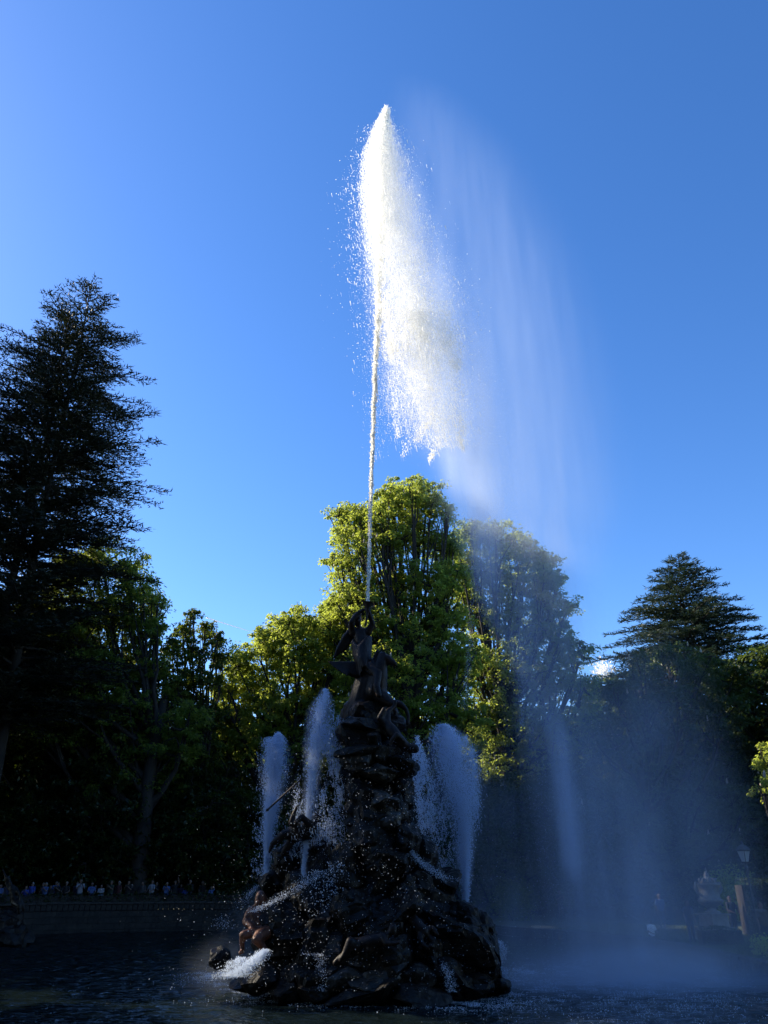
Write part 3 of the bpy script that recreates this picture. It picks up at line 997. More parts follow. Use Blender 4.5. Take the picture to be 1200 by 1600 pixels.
# carved panel with a rayed boss under the horse
pan = P(558, 1152, FY - 1.05)
mb = MB()
mb.box((0, 0, 0), (1.0, .12, .44), 0, .05)
for i in range(18):
    a = math.pi * 2 * i / 18
    mb.tube([(.1 * math.cos(a), -.075, .08 * math.sin(a)), (.42 * math.cos(a), -.075, .2 * math.sin(a))], [.012, .02], 5)
mb.tube([(.07 * math.cos(t * .524), -.08, .06 * math.sin(t * .524)) for t in range(13)], [.02] * 13, 5)
for z in (-.235, .235):
    mb.tube([(-.5, -.07, z), (.5, -.07, z)], [.018, .018], 5)
mb.build('carved_panel', M['bronze_pale'], mound, loc=(pan.x - .2, pan.y - FY, pan.z))


# ------------------------------------------------------------------ figures: blobs grown into one continuous skin
def capsule(p1, r1, p2, r2, n=12):
    p1 = np.array(p1, float); p2 = np.array(p2, float)
    d = p2 - p1; L_ = np.linalg.norm(d) + 1e-6; d = d / L_
    a = np.array([0, 0, 1.0]) if abs(d[2]) < .9 else np.array([1.0, 0, 0])
    u = np.cross(d, a); u /= np.linalg.norm(u); w = np.cross(d, u)
    prof = []
    for t in np.linspace(-math.pi / 2, 0, 5): prof.append((r1 * math.sin(t), r1 * math.cos(t)))
    for t in np.linspace(0, math.pi / 2, 5): prof.append((L_ + r2 * math.sin(t), r2 * math.cos(t)))
    V, F = [], []
    an = np.arange(n) * 2 * math.pi / n
    for (s, r) in prof:
        V.append(p1 + d * s + max(r, 1e-4) * (np.cos(an)[:, None] * u + np.sin(an)[:, None] * w))
    V = np.concatenate(V)
    for i in range(len(prof) - 1):
        for j in range(n):
            k = (j + 1) % n
            F.append((i * n + j, i * n + k, (i + 1) * n + k, (i + 1) * n + j))
    return V, np.array(F)


def grow(name, caps, voxel=.04, smooth=3, ell=(), disp=0.0, seed=0, target=None):
    VV, FF, off = [], [], 0
    for c in caps:
        V, F = capsule(*c)
        VV.append(V); FF.append(F + off); off += len(V)
    for (c, s) in ell:
        V, F = capsule((0, 0, -.001), 1, (0, 0, .001), 1, 14)
        V = V * np.array(s) + np.array(c)
        VV.append(V); FF.append(F + off); off += len(V)
    me = mesh_np(name + '_raw', np.concatenate(VV), np.concatenate(FF))
    bm = bmesh.new(); bm.from_mesh(me)
    bmesh.ops.remove_doubles(bm, verts=bm.verts, dist=.0005)
    bmesh.ops.holes_fill(bm, edges=[e for e in bm.edges if e.is_boundary], sides=20)
    bm.to_mesh(me); bm.free()
    o = bpy.data.objects.new('raw', me); COL.objects.link(o)
    md = o.modifiers.new('r', 'REMESH'); md.mode = 'VOXEL'; md.voxel_size = voxel
    ms = o.modifiers.new('s', 'SMOOTH'); ms.iterations = smooth; ms.factor = .6
    dg = bpy.context.evaluated_depsgraph_get()
    dg.update()
    m2 = bpy.data.meshes.new_from_object(o.evaluated_get(dg))
    bpy.data.objects.remove(o); bpy.data.meshes.remove(me)
    m2.name = name
    if disp:
        n = len(m2.vertices)
        V = np.empty(n * 3, np.float32); m2.vertices.foreach_get('co', V); V = V.reshape(-1, 3)
        N = np.empty(n * 3, np.float32); m2.vertex_normals.foreach_get('vector', N); N = N.reshape(-1, 3)
        d = (fbm(V * np.array([7, 7, 3]) + seed, 3) - .5) * 2
        V = V + N * (d * disp)[:, None]
        m2.vertices.foreach_set('co', V.astype(np.float32).ravel()); m2.update()
    m2.polygons.foreach_set('use_smooth', np.ones(len(m2.polygons), bool))
    return m2


def chain(pts, Y, base):
    """pts: (px, py, r_px, dy) -> capsules relative to base"""
    out = []
    q = []
    for (px, py, r, dy) in pts:
        w = P(px, py, Y + dy); q.append(((w.x - base[0], w.y - base[1], w.z - base[2]), r / PXM(py, Y + dy)))
    for a, b_ in zip(q, q[1:]):
        out.append((a[0], a[1], b_[0], b_[1]))
    return out


base = P(575, 1135, FY); base = (base.x, base.y, base.z)
stat = thing('equestrian_statue', 'dark bronze winged rearing horse with trumpet blowing rider, crowning the rock mound', 'statue', base)
Y0 = FY
horse = []
horse += chain([(560, 1120, 23, .1), (567, 1095, 22, 0), (575, 1065, 21, -.1), (584, 1045, 17, -.25)], Y0, base)         # barrel, rearing
horse += chain([(588, 1080, 17, -.35), (592, 1055, 14, -.45), (595, 1038, 10.5, -.5), (597, 1026, 8, -.5)], Y0, base)     # chest and neck
horse += chain([(597, 1027, 7.5, -.5), (606, 1029, 6.5, -.55), (614, 1035, 4.6, -.6), (617, 1038, 3.8, -.6)], Y0, base)   # head
horse += chain([(614, 1037, 2.6, -.6), (608, 1036, 3.8, -.55)], Y0, base)
horse += chain([(595, 1023, 2.6, -.42), (595.5, 1014, .9, -.42)], Y0, base)                                               # ears
horse += chain([(600, 1023, 2.4, -.6), (601.5, 1016, .9, -.62)], Y0, base)
horse += chain([(596, 1088, 12, -.45), (610, 1099, 7, -.6), (626, 1100, 5, -.7), (634, 1108, 3.6, -.7), (638, 1119, 3, -.7), (637, 1130, 3.6, -.7)], Y0, base)   # raised foreleg
horse += chain([(594, 1092, 11, -.2), (606, 1104, 6.5, -.2), (617, 1112, 4.6, -.2), (618, 1124, 3.2, -.2), (613, 1133, 3.6, -.25)], Y0, base)                    # other foreleg
horse += chain([(556, 1115, 24, .3), (548, 1128, 14, .3), (556, 1140, 8, .3), (548, 1150, 6, .35)], Y0, base)             # haunches
horse += chain([(566, 1118, 22, -.3), (574, 1132, 12, -.4), (566, 1142, 7, -.4), (572, 1152, 5, -.4)], Y0, base)
horse += chain([(545, 1112, 7, .5), (538, 1112, 6, .6), (534, 1126, 5, .6), (537, 1142, 3, .6)], Y0, base)                # tail
obj('horse', grow('horse', horse, .035, 2, disp=.015, seed=1), M['bronze'], stat)
mane = chain([(590, 1018, 3.5, -.45), (587, 1030, 5, -.4), (583, 1044, 5.5, -.35), (581, 1058, 5, -.3)], Y0, base)
for k in range(9):
    mane += chain([(590 - k * .9, 1020 + k * 4.4, 2.2, -.45), (583 - k * .8, 1025 + k * 4.6, .8, -.5)], Y0, base)
obj('mane', grow('mane', mane, .03, 1, disp=.02, seed=2), M['bronze'], stat)
for nm, dy, k in (('wing', -.3, 1), ('wing', .55, -1)):
    wg = []
    for i in range(10):
        t = i / 9
        wg += chain([(566 - 4 * t, 1040 + 16 * t, 6, dy), (548 - 2 * t + (3 if k < 0 else 0), 1037 + 15 * t, 4.2, dy - .1 * k), (514 + 27 * t ** 1.4, 1034 + 21 * t, .9, dy - .35 * k)], Y0, base)
    obj(nm, grow('wing', wg, .026, 1), M['bronze'], stat)
rid = []
rid += chain([(566, 1040, 13, -.15), (565, 1022, 11, -.15), (565, 1006, 10.5, -.1), (563, 990, 11, -.05)], Y0, base)          # hips to chest
rid += chain([(552, 988, 7, -.1), (574, 988, 7, -.05)], Y0, base)                                                           # shoulders
rid += chain([(562, 986, 5, 0), (560, 978, 4.5, -.05)], Y0, base)                                                           # neck
rid += chain([(558, 972, 6.3, -.1), (558.5, 966, 6.0, -.12)], Y0, base)                                                       # head
rid += chain([(560.5, 969, 2, -.38), (561.5, 971, 1.3, -.42)], Y0, base)                                                      # nose
rid += chain([(575, 988, 6, -.1), (582, 974, 4.6, -.2), (577, 960, 3.6, -.3)], Y0, base)                                      # raised arm
rid += chain([(551, 987, 6, -.1), (549, 972, 4.6, -.35), (560, 957, 3.4, -.35), (568, 953, 3, -.3)], Y0, base)               # other raised arm
rid += chain([(572, 1042, 11, -.4), (590, 1052, 8, -.65), (588, 1072, 6, -.8), (592, 1086, 4.5, -.85)], Y0, base)            # leg over the flank
for k in range(5):                                                                                                          # fingers round the trumpet
    rid += chain([(572, 950 + k * 1.7, 1.3, -.36), (576, 949.5 + k * 1.7, 1.1, -.42), (579, 950.5 + k * 1.7, .9, -.36)], Y0, base)
obj('rider', grow('rider', rid, .028, 2, disp=.012, seed=5), M['bronze'], stat)
hair = chain([(556, 966, 6.2, .02), (552, 972, 5.0, .05), (548, 977, 4.2, .1), (546.5, 980, 2.4, .1)], Y0, base) + chain([(560, 961, 5, 0), (555, 964, 5.5, 0)], Y0, base)
obj('hair', grow('hair', hair, .028, 1, disp=.02, seed=6), M['bronze'], stat)
cl = []
for k in range(8):
    t = k / 7
    cl += chain([(548 + 5 * t, 985 + 4 * t, 5, .1 + .1 * t), (539 + 6 * t, 997 + 6 * t, 5 - t, .15), (530 + 9 * t, 1011 + 3 * t, 3.8 - t, .2), (522 + 8 * t, 1028 - 7 * t, 1.4, .2)], Y0, base)
obj('rider_wing', grow('rider_wing', cl, .028, 1, disp=.02, seed=7), M['bronze'], stat)
dr = []
for k in range(10):
    t = k / 9
    dr += chain([(552 + 26 * t, 1003 + 7 * math.sin(t * 5), 3.4, -.25 - .25 * math.sin(t * 3)), (554 + 24 * t, 1025 + 8 * t, 2.8, -.35 - .3 * math.sin(t * 3)), (557 + 25 * t, 1048 + 8 * math.sin(k), 1.5, -.4 - .3 * math.sin(t * 3))], Y0, base)
obj('drapery', grow('drapery', dr, .03, 1, disp=.02, seed=8), M['bronze'], stat)
tr = MB()
pts = [P(571, 978, Y0 - .4), P(573.5, 962, Y0 - .4), P(574.5, 950, Y0 - .38), P(575, 943, Y0 - .36)]
tr.tube([p_ - Vector(base) for p_ in pts], [.03, .04, .07, .19], 14)
tr.build('trumpet', M['bronze'], stat, smooth=True)


def statue(name, label, chains, Y, mat, voxel=.035, extra=None, disp=.012, base_px=None):
    bp = P(base_px[0], base_px[1], Y); bs = (bp.x, bp.y, bp.z)
    root = thing(name, label, 'statue', bs)
    cs = []
    for c in chains: cs += chain(c, Y, bs)
    obj('body', grow(name, cs, voxel, 2, disp=disp, seed=len(cs)), mat, root)
    for nm, chs in (extra or {}).items():
        e = []
        for c in chs: e += chain(c, Y, bs)
        obj(nm, grow(nm, e, .025, 1, disp=disp * .5, seed=9), mat, root)
    return root


# figure tumbling down the right of the summit
statue('bronze_figure', 'dark bronze figure sprawled head down over the right edge of the summit rock', [
    [(604, 1130, 7, -1.0), (612, 1142, 10, -1.05), (622, 1156, 10, -1.1), (632, 1164, 8, -1.1)],
    [(636, 1166, 5, -1.1), (641, 1168, 4.6, -1.1)], [(643, 1169, 7.6, -1.1), (648, 1170, 7.2, -1.1)],
    [(604, 1130, 7, -1.0), (606, 1112, 5, -.9), (616, 1104, 3.6, -.8), (618, 1096, 3, -.8)],
    [(602, 1134, 7, -1.0), (594, 1122, 5.4, -1.1), (600, 1108, 3.6, -1.1)],
    [(630, 1158, 5, -1.2), (620, 1148, 4, -1.35), (612, 1156, 3.2, -1.4), (610, 1165, 2.5, -1.4)],
    [(630, 1168, 5, -1.0), (637, 1182, 4, -1.1), (630, 1192, 3, -1.1)]], FY, M['bronze'], base_px=(612, 1150))
# figure with long spear on the left shoulder
statue('bronze_figure', 'dark bronze figure falling backwards on the left shoulder, under a long spear', [
    [(484, 1298, 13, -.9), (470, 1300, 14, -.9), (458, 1300, 11, -.9)],
    [(490, 1290, 6, -.9), (494, 1284, 5, -.9)], [(497, 1279, 7, -.9), (499, 1275, 6.6, -.9)],
    [(456, 1302, 9, -.9), (443, 1304, 7, -1.0), (432, 1313, 5, -1.0), (425, 1319, 3.8, -1.0)], [(425, 1319, 3.6, -1.0), (421, 1331, 2.6, -1.0)],
    [(470, 1296, 7, -1.1), (455, 1286, 5, -1.2), (459, 1272, 3.6, -1.2), (464, 1260, 2.2, -1.2)],
    [(484, 1288, 6, -1.1), (472, 1276, 4.4, -1.2), (462, 1286, 3.4, -1.3)],
    [(462, 1306, 8, -.7), (450, 1322, 6, -.8), (442, 1334, 4, -.8)]], FY, M['bronze'], base_px=(470, 1315))
sp = MB()
a, b_ = P(415, 1268, FY - 1.3), P(472, 1216, FY - 1.2)
a2 = a + (b_ - a) * .06
sp.tube([Vector((0, 0, 0)), a2 - a, a2 - a, b_ - a], [.005, .05, .028, .026], 8)
o = sp.build('spear', M['bronze_pale'], None, loc=a)
tag(o, 'long thin spear slanting across the left jet, above the falling bronze figure', 'spear')
# reclining river god at the waterline
statue('bronze_figure', 'bronze reclining figure at the left foot of the mound, warm sunlight tinted into its colour', [
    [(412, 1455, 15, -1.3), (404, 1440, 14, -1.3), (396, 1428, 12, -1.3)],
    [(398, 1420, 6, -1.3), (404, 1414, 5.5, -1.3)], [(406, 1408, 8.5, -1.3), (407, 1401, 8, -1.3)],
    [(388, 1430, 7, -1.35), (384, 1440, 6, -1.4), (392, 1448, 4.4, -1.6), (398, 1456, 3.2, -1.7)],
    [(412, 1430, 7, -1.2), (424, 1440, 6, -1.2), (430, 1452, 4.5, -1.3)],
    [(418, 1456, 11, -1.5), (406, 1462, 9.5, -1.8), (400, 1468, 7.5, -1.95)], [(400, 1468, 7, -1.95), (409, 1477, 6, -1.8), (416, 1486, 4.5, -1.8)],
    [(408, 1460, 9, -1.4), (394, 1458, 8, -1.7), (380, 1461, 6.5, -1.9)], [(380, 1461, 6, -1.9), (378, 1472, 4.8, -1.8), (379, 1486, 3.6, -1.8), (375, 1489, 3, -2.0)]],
    FY, M['bronze_sun_tinted'], base_px=(405, 1490),
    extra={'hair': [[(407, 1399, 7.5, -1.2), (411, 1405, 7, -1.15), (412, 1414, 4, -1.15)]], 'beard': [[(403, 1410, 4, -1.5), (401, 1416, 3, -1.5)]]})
statue('bronze_figure', 'nearly black bronze reclining figure with outstretched arm at the front foot of the mound', [
    [(560, 1478, 12, -2.5), (580, 1472, 12, -2.6), (596, 1468, 11, -2.6)], [(604, 1462, 6, -2.6), (608, 1459, 5, -2.6)], [(613, 1454, 7.5, -2.6), (614, 1450, 7, -2.6)],
    [(598, 1462, 6, -2.7), (604, 1474, 5, -2.8), (618, 1474, 3.6, -2.9), (624, 1472, 3, -2.9)], [(590, 1476, 6, -2.5), (576, 1484, 5, -2.7)],
    [(556, 1480, 10, -2.6), (548, 1472, 8, -2.8), (540, 1490, 6, -2.8), (532, 1500, 4, -2.8)], [(556, 1484, 9, -2.4), (540, 1492, 7, -2.6), (524, 1504, 5, -2.6)]], FY, M['bronze'], base_px=(575, 1490))
statue('bronze_figure', 'dark bronze figure diving head first down the right flank of the mound', [
    [(640, 1432, 9, -1.7), (650, 1444, 10, -1.75), (662, 1456, 9, -1.8)], [(668, 1462, 5, -1.8), (671, 1465, 5, -1.8)], [(675, 1469, 6.5, -1.8), (677, 1472, 6, -1.8)],
    [(636, 1430, 7, -1.7), (630, 1412, 5.5, -1.7), (636, 1398, 4, -1.6), (634, 1390, 3, -1.6)], [(642, 1428, 7, -1.5), (646, 1410, 5, -1.4), (656, 1402, 3.6, -1.4)],
    [(664, 1452, 5, -1.7), (676, 1450, 4, -1.8), (684, 1460, 3, -1.9)], [(656, 1462, 5, -1.9), (660, 1476, 4, -2.0), (670, 1482, 3, -2.0)]], FY, M['bronze'], base_px=(655, 1445))

# sculpture on its rock at the far left of the basin
lb = (-18.9, 43.5, 0)
rock2 = thing('basin_rock', 'dark rock carrying a seated statue, at the left edge of the basin', 'rock', lb)
for i, (dx, dy, z, rx, ry, rz) in enumerate([(0, 0, .5, 1.1, 1.0, .9), (.7, -.3, .3, .8, .8, .6), (-.8, .2, .4, 1.0, .9, .7), (0, .1, 1.2, .7, .7, .5)]):
    bm = bmesh.new(); bmesh.ops.create_icosphere(bm, subdivisions=3, radius=1)
    for v in bm.verts:
        c = v.co.copy(); k = 1 + .5 * (mnoise.noise(c * 1.5 + Vector((i * 5, 0, 0)))) + .15 * mnoise.noise(c * 5)
        v.co = Vector((c.x * rx * k, c.y * ry * k, c.z * rz * k))
    me = bpy.data.meshes.new('boulder'); bm.to_mesh(me); bm.free()
    obj('boulder', me, M['rock'], rock2, (dx, dy, z))
statue('stone_figure', 'dark seated statue on the rock at the left edge of the basin', [
    [(24, 1408, 6, 0), (22, 1396, 6, 0), (20, 1388, 5.4, 0)], [(17, 1380, 2.6, 0), (15, 1378, 2.5, 0)], [(13, 1374, 3.4, 0), (13, 1371, 3.2, 0)],
    [(24, 1408, 5, 0), (34, 1410, 4, -.3), (38, 1420, 3, -.3)], [(22, 1410, 5, 0), (30, 1414, 4, -.4), (30, 1426, 3, -.4)],
    [(25, 1388, 3, 0), (30, 1396, 2.4, -.2), (33, 1404, 2, -.3)], [(14, 1388, 3, 0), (10, 1380, 2.2, 0), (8, 1366, 1.7, 0), (4, 1358, 1.4, 0)]], 43.5, M['rock'], voxel=.05, base_px=(24, 1415))

# ------------------------------------------------------------------ people
def cap(*a): return a


POSES = {}


def person_meshes(kind):
    """parts of a standing adult, 1.70 m, feet at z=0, facing -y"""
    if kind == 'filming':
        arms = [((.19, 0, 1.40), .05, (.24, -.12, 1.17), .04), ((.24, -.12, 1.17), .038, (.07, -.34, 1.36), .028), ((-.19, 0, 1.40), .05, (-.24, -.12, 1.17), .04), ((-.24, -.12, 1.17), .038, (-.06, -.34, 1.36), .028)]
        hands = [((.06, -.35, 1.38), .03, (.03, -.37, 1.43), .02), ((-.05, -.35, 1.38), .03, (-.03, -.37, 1.43), .02)]
    elif kind == 'leaning':
        arms = [((.19, 0, 1.38), .05, (.27, -.10, 1.12), .04), ((.27, -.10, 1.12), .038, (.16, -.36, 1.02), .028), ((-.19, 0, 1.38), .05, (-.27, -.10, 1.12), .04), ((-.27, -.10, 1.12), .038, (-.14, -.36, 1.02), .028)]
        hands = [((.15, -.37, 1.01), .03, (.09, -.42, 1.0), .02), ((-.13, -.37, 1.01), .03, (-.08, -.42, 1.0), .02)]
    elif kind == 'arm_up':
        arms = [((.19, 0, 1.40), .05, (.25, -.08, 1.62), .042), ((.25, -.08, 1.62), .038, (.17, -.12, 1.88), .028), ((-.19, 0, 1.40), .05, (-.24, .02, 1.13), .04), ((-.24, .02, 1.13), .038, (-.24, -.08, .88), .028)]
        hands = [((.17, -.12, 1.90), .028, (.15, -.13, 1.98), .018), ((-.24, -.09, .86), .03, (-.24, -.12, .78), .018)]
    else:
        arms = [((.19, 0, 1.40), .05, (.235, .02, 1.12), .04), ((.235, .02, 1.12), .038, (.24, -.06, .88), .028), ((-.19, 0, 1.40), .05, (-.235, .02, 1.12), .04), ((-.235, .02, 1.12), .038, (-.24, -.06, .88), .028)]
        hands = [((.24, -.07, .86), .03, (.24, -.09, .78), .018), ((-.24, -.07, .86), .03, (-.24, -.09, .78), .018)]
    head = [((0, -.01, 1.56), .075, (0, 0, 1.62), .088), ((0, -.015, 1.50), .055, (0, .01, 1.40), .058), ((0, -.095, 1.575), .012, (0, -.105, 1.56), .014), ((.085, .01, 1.58), .016, (.085, .012, 1.56), .014), ((-.085, .01, 1.58), .016, (-.085, .012, 1.56), .014),
            ((0, -.08, 1.545), .012, (0, -.083, 1.54), .012)]
    body = grow('body', head + arms + hands + [((0, 0, 1.4), .06, (0, 0, 1.1), .1)], .018, 1)
    slv = [((a[0][0] * .98, a[0][1], a[0][2]), .066, tuple(np.array(a[0]) * .25 + np.array(a[2]) * .75), .056) for a in (arms[0], arms[2])]
    shirt = grow('shirt', [((.12, 0, 1.37), .085, (-.12, 0, 1.37), .085), ((0, -.01, 1.33), .145, (0, 0, 1.12), .13), ((.05, 0, 1.2), .13, (.05, 0, .96), .135), ((-.05, 0, 1.2), .13, (-.05, 0, .96), .135)] + slv, .025, 2, disp=.006, seed=3)
    leg = lambda s: [((s * .09, 0, .92), .105, (s * .1, -.01, .5), .07), ((s * .1, -.01, .5), .068, (s * .1, .02, .1), .05)]
    trousers = grow('trousers', [((.06, 0, .95), .12, (-.06, 0, .95), .12)] + leg(1) + leg(-1), .028, 2, disp=.005, seed=4)
    hair = grow('hair', [((0, .02, 1.625), .096, (0, .035, 1.60), .094), ((0, .055, 1.58), .075, (0, .06, 1.5), .05)], .02, 1)
    shoe = grow('shoe', [((.1, .03, .05), .045, (.11, -.12, .035), .035)], .02, 1)
    shoe2 = grow('shoe', [((-.1, .03, .05), .045, (-.11, -.12, .035), .035)], .02, 1)
    return dict(body=body, shirt=shirt, trousers=trousers, hair=hair, shoe=shoe, shoe2=shoe2)


for k in ('filming', 'leaning', 'arm_up', 'standing'):
    POSES[k] = person_meshes(k)
    for me in POSES[k].values(): me.materials.append(None)
phone_me = MB(); phone_me.box((0, -.385, 1.435), (.16, .012, .08), 0, .003)
phone_obj = phone_me.build('phone', M['iron']); phone_mesh = phone_obj.data; bpy.data.objects.remove(phone_obj)
CLOTH = {}


def cloth(c):
    key = tuple(c)
    if key not in CLOTH:
        CLOTH[key] = surf_mat('cloth', [tuple(x * .85 for x in c), c], 9, .85, .2)
    return CLOTH[key]


COLN = {'bright white': (.75, .75, .74), 'blue': (.02, .05, .26), 'white': (.2, .21, .24), 'light blue': (.05, .09, .22), 'navy': (.008, .012, .035), 'black': (.007, .007, .008), 'grey': (.03, .03, .033), 'red': (.05, .01, .01),  # tops darkened for shade on the bank; bright white is the sunlit one
        'green': (.015, .03, .018), 'beige': (.08, .07, .055)}


def person(x, y, z, rz, pose, col, label, group, s=1.0, hairc=(.03, .02, .014), pants=(.03, .035, .06)):
    root = thing('person', label, 'person', (x, y, z), rz, group)
    root.scale = (s, s, s)
    ms = POSES[pose]
    for nm, mt in (('body', M['skin']), ('shirt', cloth(COLN[col])), ('trousers', cloth(pants)), ('hair', cloth(hairc)), ('shoe', M['iron']), ('shoe2', M['iron'])):
        o = bpy.data.objects.new(nm.rstrip('2'), ms[nm]); COL.objects.link(o); o.parent = root
        o.material_slots[0].link = 'OBJECT'; o.material_slots[0].material = mt
    if pose == 'filming':
        o = bpy.data.objects.new('phone', phone_mesh); COL.objects.link(o); o.parent = root
        o['label'] = 'phone held up in both hands'
    return root


ORD = ['first', 'second', 'third', 'fourth', 'fifth', 'sixth', 'seventh', 'eighth', 'ninth', 'tenth', 'eleventh', 'twelfth', 'thirteenth', 'fourteenth', 'fifteenth', 'sixteenth', 'seventeenth', 'eighteenth',
       'nineteenth', 'twentieth', 'twenty-first', 'twenty-second', 'twenty-third', 'twenty-fourth', 'twenty-fifth', 'twenty-sixth', 'twenty-seventh', 'twenty-eighth', 'twenty-ninth', 'thirtieth', 'thirty-first', 'thirty-second', 'thirty-third', 'thirty-fourth']
crowd = [(2, 'light blue', 'standing'), (12, 'navy', 'standing'), (42, 'blue', 'filming'), (51, 'blue', 'standing'), (68, 'black', 'standing'), (72, 'light blue', 'filming'), (80, 'black', 'standing'),
         (88, 'light blue', 'standing'), (91, 'black', 'filming'), (104, 'black', 'leaning'), (121, 'navy', 'standing'), (126, 'white', 'filming'), (144, 'light blue', 'leaning'), (150, 'black', 'standing'), (159, 'white', 'standing'),
         (174, 'green', 'filming'), (182, 'navy', 'standing'), (186, 'red', 'standing'), (201, 'black', 'filming'), (206, 'black', 'standing'), (223, 'grey', 'standing'), (238, 'white', 'leaning'), (245, 'black', 'filming'),
         (261, 'light blue', 'filming'), (274, 'black', 'arm_up'), (283, 'navy', 'standing'), (291, 'blue', 'leaning'), (297, 'black', 'filming'), (317, 'black', 'standing'), (331, 'light blue', 'arm_up')]
POSEN = {'filming': 'holding a phone up', 'leaning': 'leaning on the hedge', 'arm_up': 'with one arm raised', 'standing': 'standing still'}
rs = random.Random(8)
for i, (px, c, ps) in enumerate(crowd):
    # walk outward along the azimuth until just behind the hedge
    t = (px - 600) / 1336.0
    Y = 30.0
    while True:
        x = t * Y
        a = math.atan2(Y - BC[1], x - BC[0]); d = math.hypot(Y - BC[1], x - BC[0])
        if d > basin_R(a) + 1.15 + .55 * (i % 3 == 1): break
        Y += .05
    person(x, Y, ground_z(x, Y), rs.uniform(-.5, .7), ps, c, f'person in {c} top {POSEN[ps]}, {ORD[i]} from the left behind the hedge', 'spectators along the left bank', s=rs.choice([rs.uniform(.72, .84), rs.uniform(.86, 1.02), rs.uniform(.88, .98)]),
           hairc=rs.choice([(.03, .02, .014), (.08, .05, .03), (.25, .22, .2)]))
x, Y = P(1018, 1457, 34.6).x, 34.6
person(x, Y, ground_z(x, Y) - .12, .3, 'leaning', 'bright white', 'child in a bright white shirt standing low by the basin on the right', 'spectators along the right bank', s=.72)
for px, Y, c, ps, lab in ((1083, 39, 'navy', 'standing', 'person in a navy top standing left of the stone urn'), (1152, 41, 'grey', 'leaning', 'person in a grey top right of the stone urn, before the tall hedge'),
                          (1199, 34, 'beige', 'standing', 'person in a beige top cut off by the right edge beside the lamp'), (881, 55, 'grey', 'filming', 'person in a grey top half hidden by the falling mist'),
                          (812, 57, 'white', 'standing', 'person in a white top beyond the basin, just right of the mound'), (1040, 46, 'light blue', 'standing', 'person in a light blue top under the bushy chestnut')):
    x = (px - 600) * Y / 1376
    person(x, Y, ground_z(x, Y), .2, ps, c, lab, 'spectators along the right bank')

# ------------------------------------------------------------------ street lamp and stone urn
lx, ly = (1190 - 600) * 35.0 / 1380, 35.0
lamp = thing('street_lamp', 'dark iron street lamp with a four sided lantern on the right bank', 'street lamp', (lx, ly, ground_z(lx, ly) - .03), .5)
MB().lathe([(.19, 0), (.19, .12), (.15, .16), (.12, .5), (.14, .53), (.14, .57), (.09, .62)], 12).build('base', M['iron'], lamp)
MB().lathe([(.075, .6), (.06, 1.3), (.08, 1.34), (.08, 1.40), (.05, 1.45), (.04, 2.9), (.07, 2.94), (.07, 2.98), (.04, 3.02), (.035, 3.12)], 12).build('pole', M['iron'], lamp)
lf = MB()
lf.lathe([(.12, 3.12), (.15, 3.16), (.15, 3.18)], 4, square=True)
for k in range(4):
    a = math.pi / 4 + k * math.pi / 2
    lf.tube([(.14 * math.cos(a), .14 * math.sin(a), 3.17), (.26 * math.cos(a), .26 * math.sin(a), 3.60)], [.013, .013], 5)
lf.lathe([(.27, 3.59), (.28, 3.62)], 4, square=True)
lf.build('lantern_frame', M['iron'], lamp)
for k in range(4):
    a = k * math.pi / 2
    bm = bmesh.new()
    c, s = math.cos(a), math.sin(a)
    vs = []
    for (d, hw, z) in ((.100, .085, 3.19), (.100, -.085, 3.19), (.178, -.165, 3.58), (.178, .165, 3.58)):
        vs.append(bm.verts.new((c * d - s * hw, s * d + c * hw, z)))
    f = bm.faces.new(vs)
    bmesh.ops.solidify(bm, geom=[f], thickness=.006)
    me = bpy.data.meshes.new('glass_pane'); bm.to_mesh(me); bm.free()
    obj('glass_pane', me, M['lamp_glass'], lamp)
MB().lathe([(.31, 3.62), (.29, 3.66), (.17, 3.78), (.06, 3.84), (.03, 3.88), (.05, 3.92), (.01, 4.0)], 4, square=True).build('lantern_roof', M['iron'], lamp)

ux, uy = (1115 - 600) * 40.0 / 1360, 40.0
urn = thing('stone_urn', 'pale carved stone urn on a stepped pedestal on the right bank', 'urn', (ux, uy, ground_z(ux, uy) - .05), .35)
mb = MB(); mb.box((0, 0, .15), (1.5, 1.5, .3), 0, .02); mb.box((0, 0, .42), (1.3, 1.3, .24), 0, .03); mb.build('plinth', M['marble'], urn)
mb = MB(); mb.box((0, 0, .78), (.95, .95, .48), 0, .02, .92); mb.box((0, 0, 1.06), (1.1, 1.1, .08), 0, .02); mb.build('pedestal', M['marble'], urn)
MB().lathe([(.36, 1.10), (.36, 1.16), (.22, 1.22), (.17, 1.30), (.22, 1.36), (.46, 1.46), (.56, 1.58), (.58, 1.64), (.50, 1.68), (.44, 1.75), (.42, 2.05), (.46, 2.2), (.54, 2.27), (.55, 2.32), (.40, 2.35)], 24).build('vase', M['marble'], urn, smooth=True)
for s in (-1, 1):
    MB().tube([(s * .42, 0, 1.8), (s * .62, 0, 1.95), (s * .74, 0, 2.15), (s * .70, 0, 2.35), (s * .5, 0, 2.38)], [.06, .07, .08, .06, .04], 8).build('handle', M['marble'], urn, smooth=True)
mb = MB(); mb.lathe([(.40, 2.34), (.34, 2.46), (.2, 2.56), (.1, 2.62), (.13, 2.68), (.08, 2.76), (.02, 2.86)], 16)
for k in range(9):
    a = k * .698
    mb.tube([(.34 * math.cos(a), .34 * math.sin(a), 2.38), (.36 * math.cos(a), .36 * math.sin(a), 2.52), (.26 * math.cos(a), .26 * math.sin(a), 2.56)], [.06, .07, .04], 6)
mb.build('lid', M['marble'], urn, smooth=True)

